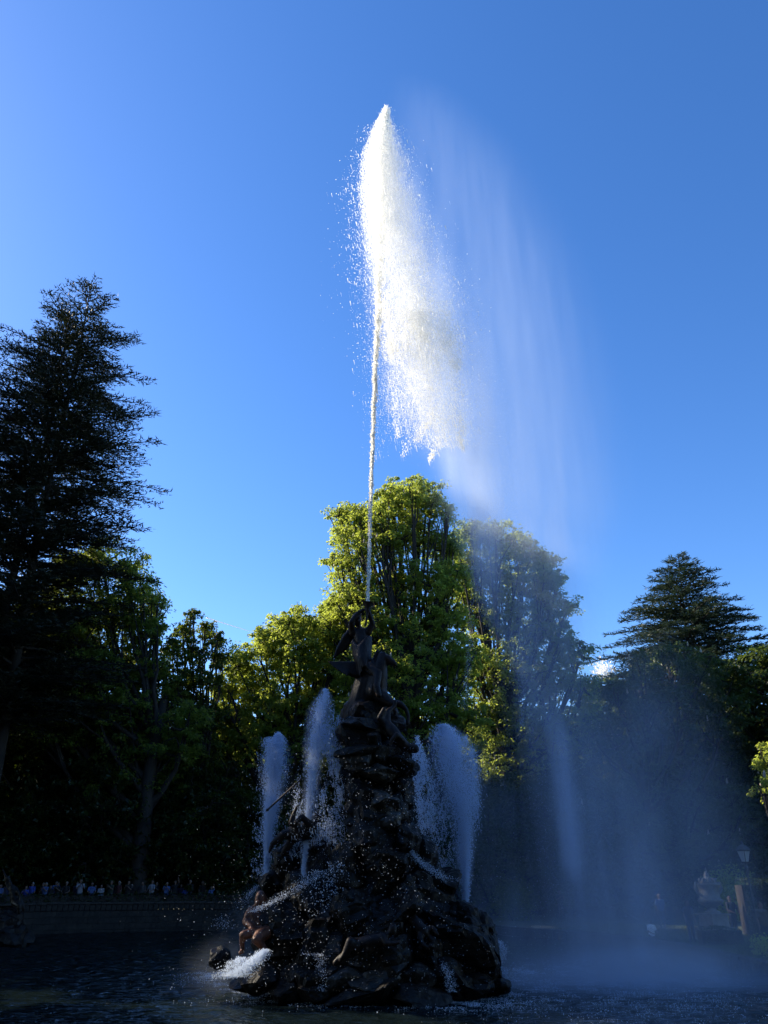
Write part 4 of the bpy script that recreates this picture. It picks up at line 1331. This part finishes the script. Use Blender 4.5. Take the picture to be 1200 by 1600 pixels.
# ------------------------------------------------------------------ water in the air
def points(name, pos, rad, mat, label, cat, kind=None, group=None):
    """a cloud of round drops, as a point cloud object"""
    pos = np.asarray(pos, np.float32); rad = np.asarray(rad, np.float32)
    me = bpy.data.meshes.new(name)
    me.vertices.add(len(pos)); me.vertices.foreach_set('co', pos.ravel())
    at = me.attributes.new('radius', 'FLOAT', 'POINT'); at.data.foreach_set('value', rad)
    o = obj(name, me)
    vl = bpy.context.view_layer
    for q in list(vl.objects.selected): q.select_set(False)
    o.select_set(True); vl.objects.active = o
    bpy.ops.object.convert(target='POINTCLOUD')
    o = vl.objects.active
    o.data.materials.clear(); o.data.materials.append(mat)
    tag(o, label, cat, group, kind)
    return o


RG = np.random.default_rng(77)


def path_cloud(path, n, Y, pdf=None, skew=None, sharp=1.0, depth=1.0):
    """path: (px, py, halfwidth_px). Drops spread round a path; pdf weights per knot."""
    path = np.array(path, float)
    K = len(path)
    w = np.ones(K) if pdf is None else np.array(pdf, float)
    seg = np.hypot(*np.diff(path[:, :2], axis=0).T)
    t = np.concatenate([[0], np.cumsum(seg)])
    tt = np.linspace(0, t[-1], 400)
    ww = np.interp(tt, t, w); cdf = np.cumsum(ww); cdf /= cdf[-1]
    s = np.interp(RG.random(n), cdf, tt)
    cx = np.interp(s, t, path[:, 0]); cy = np.interp(s, t, path[:, 1]); hw = np.interp(s, t, path[:, 2])
    if skew is None:
        r = RG.normal(0, .5, n) * RG.uniform(.6, 1.15, n) ** .5 if sharp < 1.5 else RG.beta(2, 2, n) * 2 - 1
    else:
        r = RG.beta(skew[0], skew[1], n) * 2 - 1
    d = RG.normal(0, .45, n)
    px = cx + hw * r
    Yd = Y + hw * d / 40.0 * depth
    py = cy + RG.normal(0, 1.2, n)
    return Pn(px, py, Yd)


def clump_filter(p, scale, thr, soft=.08, seed=0, stretch=(1, 1, 1)):
    f = fbm(p * np.array(stretch) * scale + seed, 3)
    keep = RG.random(len(p)) < np.clip((f - thr) / soft, 0, 1)
    return p[keep]


def rads(n, lo, hi, pw=2.0):
    big = 1
    return (lo * .8 + (hi - lo * .8) * RG.random(n) ** (pw * 1.25)) * big


# --- the great jet
core = path_cloud([(574.5, 943, 1.8), (577, 860, 2.2), (580, 740, 2.8), (584, 640, 3.3), (588, 540, 4.3), (591, 470, 6), (594, 380, 10), (599, 260, 14), (602, 200, 10), (604, 168, 5)], 12000, 24.65, depth=1)
wob = (fbm(np.stack([core[:, 2] * .9, 0 * core[:, 2], 0 * core[:, 2]], -1), 3) - .5)[:, None] * np.array([.10, .07, 0])
core = core + wob * np.clip((core[:, 2:3] - 14) / 8, 0, 1)
sh = path_cloud([(600, 195, 26), (600, 300, 56), (618, 380, 66), (640, 470, 76), (660, 560, 80)], 26000, 24.8, pdf=[.6, 1.6, 1.8, 1.6, .8])
parts_ = [core]; rr = [rads(len(core), .012, .035)]
pl = path_cloud([(604, 166, 4), (601, 195, 19), (598, 240, 35), (602, 300, 45), (612, 360, 50), (626, 430, 58), (642, 500, 64), (654, 560, 66)], 46000, 24.8, pdf=[.6, 1.8, 2.8, 2.4, 1.7, 1.0, .6, .15], skew=(2.4, 3.6))
f = fbm(pl * np.array([2.6, 2.6, .42]), 3)
zf = np.clip((pl[:, 2] - 23) / 6, 0, 1)
pl = pl[RG.random(len(pl)) < np.clip((f - .36 + .22 * zf) / .18, .10, 1)]
parts_.append(sh); rr.append(rads(len(sh), .006, .02, 2.5))
parts_.append(pl); rr.append(rads(len(pl), .005, .018, 2.2))
for (tip, tail, w, n) in [((712, 576, 9), (690, 470), 24, 5200), ((664, 535, 9), (638, 400), 28, 8000), ((612, 570, 6), (600, 470), 15, 4200), ((697, 556, 8), (680, 480), 18, 1400), ((650, 516, 8), (628, 400), 24, 3500),
                          ((629, 712, 4), (690, 630), 16, 2600), ((671, 720, 3), (700, 650), 13, 1700), ((722, 702, 4), (706, 560), 18, 2600), ((621, 684, 5), (614, 580), 14, 1200)]:
    mid = (tip[0] * .7 + tail[0] * .3, tip[1] * .7 + tail[1] * .3)
    c = path_cloud([(tail[0], tail[1], w), (mid[0], mid[1], w * .8), (tip[0], tip[1], tip[2])], n, 24.8, pdf=[.5, 1.2, .9], depth=1.6)
    c = clump_filter(c, 2.2, .30, .3, tip[0], (1.3, 1.3, .7))
    parts_.append(c); rr.append(rads(len(c), .006, .02, 2.5))
veil = path_cloud([(640, 480, 50), (655, 560, 62), (668, 640, 64), (690, 700, 60)], 50000, 24.9, pdf=[1, 1.4, 1, .35])
veil = clump_filter(veil, 1.2, .3, .3, 3, (1.4, 1.4, .3))
parts_.append(veil); rr.append(rads(len(veil), .005, .015, 2))
hal = path_cloud([(604, 170, 14), (590, 260, 42), (592, 360, 46), (600, 470, 42), (596, 600, 34), (588, 720, 20)], 4800, 24.8, pdf=[1, 2, 2, 1.6, 1.2, .6])
parts_.append(hal); rr.append(rads(len(hal), .003, .011, 2))
allp, allr = np.concatenate(parts_), np.concatenate(rr)
pick = (RG.random(len(allp)) < .10) & (allp[:, 2] > 15)
for j in range(1, 7):
    parts_.append(allp[pick] + np.array([.006 * j, 0, -.035 * j]) + RG.normal(0, .004, (pick.sum(), 3))); rr.append(allr[pick] * (1 - .08 * j))
points('water_jet', np.concatenate(parts_), np.concatenate(rr), M['sun_tinted_drops'], 'towering sunlit white water jet shooting from the trumpet at the summit', 'water jet')

# --- drifting curtain of spray falling to the right: thin fog whose middle line, width and strength change with height
def fog(name, label, knots, Y, flat=1.0, streak=(1.3, 1.3, .13), lo=.35, aniso=.35, col=(.74, .84, 1.0), seed=0.0):  # default col puts the blue of skylight into white mist
    """knots: (px, py, halfwidth_px, optical depth)"""
    K = []
    for (px, py, hw, tau) in knots:
        p = P(px, py, Y); w = hw / PXM(py, Y)
        K.append((p.z, p.x, w, tau / (.98 * w * flat)))
    K.sort()
    z = np.array([k[0] for k in K]); xc = np.array([k[1] for k in K]); w = np.array([k[2] for k in K]); A = np.array([k[3] for k in K])
    z0, z1 = z[0], z[-1]
    xr = (xc.min() - .01, xc.max() + .01); wm = w.max(); am = A.max()
    V, F = [], []
    zz = np.linspace(z0, z1, 60); n = 20
    for zi in zz:
        c = np.interp(zi, z, xc); r = np.interp(zi, z, w) * 1.01
        for i in range(n):
            a = 2 * math.pi * i / n
            V.append((c + r * math.cos(a), Y + r * flat * math.sin(a), zi))
    for k in range(len(zz) - 1):
        for i in range(n):
            j = (i + 1) % n
            F.append((k * n + i, k * n + j, (k + 1) * n + j, (k + 1) * n + i))
    me = mesh_np(name, V, F)
    bm = bmesh.new(); bm.from_mesh(me); bmesh.ops.holes_fill(bm, edges=[e for e in bm.edges if e.is_boundary], sides=64)
    bmesh.ops.recalc_face_normals(bm, faces=bm.faces); bm.to_mesh(me); bm.free()
    m, nt, out = mat_new(name + '_air'); L = nt.links
    tc = nt.nodes.new('ShaderNodeTexCoord'); sp = nt.nodes.new('ShaderNodeSeparateXYZ'); L.new(tc.outputs['Object'], sp.inputs[0])

    def mth(op, a, b=None, clamp=False):
        nd = nt.nodes.new('ShaderNodeMath'); nd.operation = op; nd.use_clamp = clamp
        for k, v in enumerate((a, b)):
            if v is None: continue
            if isinstance(v, (int, float)): nd.inputs[k].default_value = v
            else: L.new(v, nd.inputs[k])
        return nd.outputs[0]
    t = mth('DIVIDE', mth('SUBTRACT', sp.outputs[2], float(z0)), float(z1 - z0), True)
    rp_ = nt.nodes.new('ShaderNodeValToRGB'); rp_.color_ramp.interpolation = 'LINEAR'
    el = rp_.color_ramp.elements
    while len(el) > 1: el.remove(el[0])
    for k in range(len(z)):
        c = ((xc[k] - xr[0]) / (xr[1] - xr[0]), w[k] / wm, A[k] / am, 1)
        e = el[0] if k == 0 else el.new((z[k] - z0) / (z1 - z0))
        e.position = (z[k] - z0) / (z1 - z0); e.color = c
    L.new(t, rp_.inputs[0])
    sc_ = nt.nodes.new('ShaderNodeSeparateColor'); L.new(rp_.outputs[0], sc_.inputs[0])
    cx = mth('ADD', mth('MULTIPLY', sc_.outputs[0], float(xr[1] - xr[0])), float(xr[0]))
    wd = mth('MULTIPLY', sc_.outputs[1], float(wm))
    u = mth('DIVIDE', mth('SUBTRACT', sp.outputs[0], cx), wd)
    v = mth('DIVIDE', mth('SUBTRACT', sp.outputs[1], float(Y)), mth('MULTIPLY', wd, flat))
    f = mth('SUBTRACT', 1.0, mth('ADD', mth('MULTIPLY', u, u), mth('MULTIPLY', v, v)), True)
    f = mth('POWER', f, 2.2)
    mp = nt.nodes.new('ShaderNodeMapping'); mp.inputs['Scale'].default_value = streak; mp.inputs['Location'].default_value = (seed, seed, seed)
    L.new(tc.outputs['Object'], mp.inputs[0])
    nz = nt.nodes.new('ShaderNodeTexNoise'); nz.inputs['Scale'].default_value = 1.0; nz.inputs['Detail'].default_value = 4; nz.inputs['Distortion'].default_value = .8
    L.new(mp.outputs[0], nz.inputs['Vector'])
    nn = mth('MULTIPLY', mth('SUBTRACT', nz.outputs['Fac'], lo), 1.0 / (.5 - lo))
    nn = mth('MAXIMUM', nn, 0.0)
    dens = mth('MULTIPLY', mth('MULTIPLY', f, nn), mth('MULTIPLY', sc_.outputs[2], float(am)))
    pv = nt.nodes.new('ShaderNodeVolumePrincipled'); pv.inputs['Color'].default_value = (*col, 1); pv.inputs['Anisotropy'].default_value = aniso
    L.new(dens, pv.inputs['Density'])
    L.new(pv.outputs[0], out.inputs['Volume'])
    o = obj(name, me, m)
    tag(o, label, 'spray', kind='stuff')
    return o


fog('spray_veil', 'wide faint veil of spray drifting right of the great jet down to the basin', [
    (630, 120, 30, .0), (668, 180, 80, .04), (715, 280, 130, .08), (755, 400, 165, .13), (782, 520, 180, .18), (806, 650, 190, .25), (826, 780, 185, .30), (850, 900, 115, .34), (862, 1050, 105, .34),
    (885, 1200, 120, .40), (915, 1350, 150, .48), (945, 1480, 190, .55), (965, 1552, 250, .6)], 26.5, flat=.8, lo=.27, streak=(1.5, 1.5, .14))
fog('spray_column', 'denser band of falling spray right of the great jet, in front of the chestnuts', [
    (625, 230, 30, .0), (650, 380, 60, .3), (690, 540, 80, .7), (722, 680, 80, .8), (748, 800, 60, .6), (758, 880, 42, .55), (772, 960, 34, .18), (830, 1060, 30, .12), (868, 1150, 32, .35), (882, 1260, 34, .5), (893, 1350, 26, .55), (900, 1385, 18, .0)],
    25.6, lo=.3, seed=3.0)
fog('plume_mist', 'bright white mist inside the head of the great jet', [
    (604, 175, 8, .0), (603, 215, 26, .6), (608, 270, 48, 1.0), (618, 360, 66, .8), (636, 450, 80, .5), (654, 520, 90, .4), (666, 620, 90, .3), (680, 720, 76, .0)], 24.8, lo=.33, aniso=.55, col=(.99, .98, .96), streak=(1.6, 1.6, .7))
fog('jet_mist', 'soft white core of the tall narrow jet left of the mound', [
    (471, 1402, 3, .0), (474, 1370, 7, .5), (480, 1290, 12, .5), (487, 1220, 18, .6), (494, 1160, 26, .7), (502, 1110, 27, .7), (507, 1085, 15, .5), (508, 1072, 6, .0)], 24.2, lo=.34, streak=(3.5, 3.5, .7), seed=21.0)
fog('jet_mist', 'soft core of the jet furthest left of the mound, tinted with skylight blue', [
    (416, 1392, 4, .0), (418, 1340, 9, .5), (421, 1280, 17, .5), (427, 1220, 28, .65), (431, 1180, 30, .7), (434, 1156, 18, .5), (435, 1142, 6, .0)], 25.6, lo=.34, streak=(3.5, 3.5, .7), seed=22.0)
fog('jet_mist', 'soft body of the broad jet right of the mound, tinted with skylight blue', [
    (728, 1418, 6, .0), (727, 1370, 14, .7), (725, 1300, 28, .6), (718, 1240, 46, .75), (708, 1180, 54, .8), (700, 1150, 40, .7), (693, 1128, 14, .0)], 25.6, lo=.34, streak=(3.0, 3.0, .7), seed=23.0)
fog('base_mist', 'mist tinted skylight blue, hanging over the basin and bank at the right', [
    (1000, 960, 70, .0), (1000, 1060, 140, .14), (1010, 1180, 180, .30), (1030, 1300, 220, .42), (1050, 1430, 250, .5), (1050, 1550, 300, .6)], 29.0, flat=.6, streak=(.5, .5, .35), lo=.15, seed=8.0)
fog('low_mist', 'low dense mist lying on the water at the right', [
    (1000, 1470, 180, .0), (1000, 1500, 260, .6), (1000, 1535, 330, 1.3), (1000, 1558, 370, 1.7)], 26.5, flat=.55, streak=(.5, .8, 1.6), lo=.2, seed=12.0)
fog('base_mist', 'thin mist tinted skylight blue round the foot of the right hand jets', [
    (745, 1130, 40, .0), (760, 1250, 70, .18), (770, 1400, 90, .25), (800, 1500, 130, .35), (830, 1550, 180, .45)], 26.3, flat=.8, streak=(.8, .8, .4), lo=.2, seed=5.0)
fog('base_mist', 'thin mist tinted skylight blue round the left foot of the mound', [
    (440, 1330, 30, .0), (415, 1400, 60, .07), (395, 1460, 90, .10), (370, 1520, 130, .14), (360, 1548, 150, .16)], 25.6, flat=.7, streak=(.9, .9, .6), lo=.25, seed=2.0)

mist = []


def mist_add(path, n, Y, r=(.003, .009), pdf=None, thr=.3, soft=.35, sc=.9, st=(1.6, 1.2, .16), depth=1.6, sharp=1.0):
    c = path_cloud(path, n, Y, pdf=pdf, depth=depth, sharp=sharp)
    c = clump_filter(c, sc, thr, soft, path[0][0] * .1, st)
    c = c[c[:, 2] > 0]
    mist.append((c, rads(len(c), r[0], r[1], 3)))


mist_add([(690, 400, 40), (725, 560, 56), (750, 680, 64), (770, 790, 66), (790, 900, 60)], 52000, 25.5, pdf=[.9, 1, 1, .8, .3])
mist_add([(735, 690, 22), (745, 790, 30), (752, 870, 34), (757, 930, 20)], 14000, 25.3, pdf=[.8, 1, 1.3, .5])
mist_add([(742, 900, 7), (735, 1000, 8), (726, 1110, 6)], 3500, 25.2)
mist_add([(812, 900, 12), (815, 1020, 12), (816, 1135, 5)], 3500, 25.4)
mist_add([(770, 780, 60), (830, 950, 75), (860, 1100, 80), (890, 1250, 90), (920, 1400, 110), (930, 1540, 140)], 30000, 26, pdf=[.4, .9, 1.1, 1.3, 1.5, 1.6], thr=.26)
c = np.concatenate([a for a, _ in mist]); r_ = np.concatenate([b for _, b in mist])
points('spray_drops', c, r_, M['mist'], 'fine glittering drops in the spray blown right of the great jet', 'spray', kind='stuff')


def jet(label, nozzle, path, n_core, falls, Y, drops=(.006, .02)):
    """path up from the nozzle: (px, py, halfwidth); falls: list of paths of dropping water"""
    ps, rs_ = [], []
    c = path_cloud([(a, b_, w * .82) for a, b_, w in [nozzle] + path], n_core, Y, pdf=np.linspace(1, 2.6, len(path) + 1))
    hgt = np.clip((c[:, 2] - c[:, 2].min()) / np.ptp(c[:, 2]), 0, 1)
    f = fbm(c * np.array([5, 5, 1.1]) + nozzle[0], 3)
    c = c[RG.random(len(c)) < np.clip((f - .42) / .14 + 1.3 * (1 - hgt), .06, 1)]
    ps.append(c); rs_.append(rads(len(c), drops[0], drops[1]))
    for (pth, n, thr) in falls:
        c = path_cloud([(a, b_, w * .9) for a, b_, w in pth], n, Y, depth=1.0)
        # drops run together into short strings
        c = clump_filter(c, 2.4, thr, .10, pth[0][0], (1.6, 1.6, .9))
        ps.append(c); rs_.append(rads(len(c), .005, .014, 2.5))
        k = c[RG.random(len(c)) < .10]
        for j in range(1, 5):
            ps.append(k + np.array([.004 * j, 0, -.018 * j])); rs_.append(np.full(len(k), .008))
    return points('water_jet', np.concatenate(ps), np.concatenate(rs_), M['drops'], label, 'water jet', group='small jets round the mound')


jet('tall narrow white water jet just left of the rock mound', (471, 1402, 3), [(475, 1350, 4), (480, 1290, 5.5), (486, 1230, 8), (493, 1170, 14), (499, 1120, 18), (505, 1095, 14), (508, 1077, 5)], 15000,
    [([(505, 1090, 14), (512, 1140, 23), (514, 1200, 28), (512, 1260, 31), (508, 1320, 34)], 20000, .5), ([(524, 1110, 8), (532, 1170, 10), (533, 1260, 10), (530, 1340, 12)], 6000, .46),
     ([(484, 1180, 14), (470, 1260, 20), (462, 1340, 26)], 6000, .54)], 24.2)
jet('smaller water jet furthest left of the mound, tinted with skylight blue', (416, 1390, 3.5), [(417, 1340, 5), (420, 1290, 9), (426, 1240, 18), (431, 1190, 22), (434, 1160, 16), (435, 1146, 5)], 30000,
    [([(422, 1160, 18), (418, 1230, 25), (416, 1300, 26), (414, 1370, 24)], 8000, .5), ([(420, 1152, 10), (422, 1190, 14)], 1500, .3)], 25.6)
jet('broad water jet on the right of the rock mound, tinted with skylight blue', (728, 1416, 5), [(727, 1360, 9), (726, 1300, 15), (722, 1250, 26), (712, 1200, 38), (706, 1160, 34), (698, 1145, 24), (692, 1132, 10)], 28000,
    [([(690, 1150, 24), (688, 1230, 44), (690, 1300, 46), (696, 1380, 40)], 20000, .5), ([(728, 1150, 10), (740, 1200, 12), (742, 1300, 14)], 4000, .44)], 25.6)
jet('low white water jet partly hidden behind the summit rock', (664, 1400, 4), [(660, 1330, 6), (656, 1260, 9), (652, 1210, 13), (650, 1170, 13), (650, 1150, 6)], 4500,
    [([(655, 1165, 12), (666, 1230, 20), (674, 1300, 26)], 8000, .5)], 27.2)


# --- water running and spurting off the mound
def spurt(label, pth, n, Y, r=(.004, .011), pdf=None, thr=.3, depth=.8):
    pth = [(a, b, w * 1.5) for a, b, w in pth]
    c = path_cloud(pth, n, Y, pdf=pdf, depth=depth)
    c = clump_filter(c, 1.6, thr, .25, pth[0][0])
    c = c[c[:, 2] > -.02]
    return points('water_spurt', c, rads(len(c), *r), M['drops'], label, 'water spurt', group='spurts off the mound')


spurt('thin spurt arching down the right flank of the mound', [(627, 1314, 4), (655, 1345, 6), (685, 1366, 9), (712, 1377, 12)], 1890, 23.9)
spurt('misty spurt crossing the left flank below the tall narrow jet', [(500, 1360, 16), (470, 1385, 9), (440, 1402, 8), (412, 1416, 8), (395, 1424, 8)], 2025, 23.3)
spurt('thin misty spurt leaving the mound at its far left', [(402, 1385, 4), (380, 1405, 6), (360, 1425, 10), (340, 1450, 16)], 1215, 25.2)
spurt('broken white splash tumbling beside the left edge of the column', [(528, 1345, 12), (515, 1372, 18), (508, 1400, 22), (505, 1430, 16)], 2025, 23.4, r=(.006, .018), thr=.42)
spurt('sunlit white splash pouring from the reclining river god', [(416, 1484, 5), (398, 1500, 11), (378, 1515, 16), (362, 1526, 18)], 5670, 22.6, r=(.005, .013), thr=.2)
spurt('sunlit fan of splash left of the river god', [(378, 1496, 6), (366, 1506, 12), (352, 1522, 16), (345, 1530, 18)], 1890, 22.8, r=(.005, .012), thr=.3)
spurt('narrow cascade over the left foot of the mound', [(478, 1490, 12), (500, 1492, 10), (496, 1515, 9), (498, 1548, 10)], 1215, 22.6, thr=.4)
spurt('narrow cascade over the right foot of the mound', [(676, 1492, 6), (688, 1500, 6), (702, 1520, 6), (708, 1550, 9)], 1350, 22.7, thr=.33)
spurt('short jet of water behind the right foot of the mound', [(780, 1470, 4), (786, 1484, 7), (782, 1505, 5)], 945, 25.3, thr=.15)

# froth on the surface and drops hanging in the air round the mound
fr = []
for (cx, cy, sx, sy, n) in [(390, 1531, 42, 6, 16000), (350, 1524, 26, 3, 6000), (440, 1548, 50, 5, 7000), (560, 1566, 90, 5, 5000), (720, 1566, 50, 6, 8000), (800, 1545, 40, 12, 8000), (840, 1520, 60, 8, 10000), (930, 1545, 110, 22, 14000), (1060, 1560, 90, 20, 6000), (500, 1556, 16, 4, 4000)]:
    a, b_ = RG.normal(cx, sx, n), RG.normal(cy, sy, n)
    v = 800 - b_; den = FPX * CP - v * SP; up = FPX * SP + v * CP
    Yw = -EYE / (up / den)
    q = np.stack([(a - 600) * Yw / den, Yw, RG.exponential(.012, n)], -1)
    fr.append(clump_filter(q, 2.2, .46, .15, cx))
fr = np.concatenate(fr)
points('foam', fr, rads(len(fr), .004, .011), M['drops'], 'scattered white froth on the water round the foot of the mound', 'foam', kind='stuff')
n = 4200
qy = 1150 + 400 * RG.random(n) ** .8
q = Pn(RG.normal(0, 1, n) * (30 + (qy - 1150) * .26) + np.where(RG.random(n) < .5, 500, 640), qy, RG.uniform(21.5, 24, n))
q = q[q[:, 2] > .02]
points('flying_drops', q, rads(len(q), .004, .010, 3), M['drops'], 'loose drops flying in front of the mound', 'drops', kind='stuff')

# ------------------------------------------------------------------ contrail and a scrap of cloud
a, b_ = P(322, 965, 3000), P(402, 990, 3000)
mb = MB(); mb.tube([Vector((0, 0, 0)), (b_ - a) * .5, b_ - a], [2.2, 1.6, .4], 6)
o = mb.build('contrail', M['vapour'], loc=a); tag(o, 'short thin white contrail in the blue sky between the left trees', 'contrail')
n = 420
q = Pn(RG.normal(944, 8, n), 1054 - np.abs(RG.normal(0, 8, n)) + RG.normal(0, 5, n), RG.uniform(2400, 2500, n))
points('cloud', q, rads(len(q), 1.2, 4.0), M['vapour'], 'scrap of white cloud low between the two right hand trees', 'cloud')
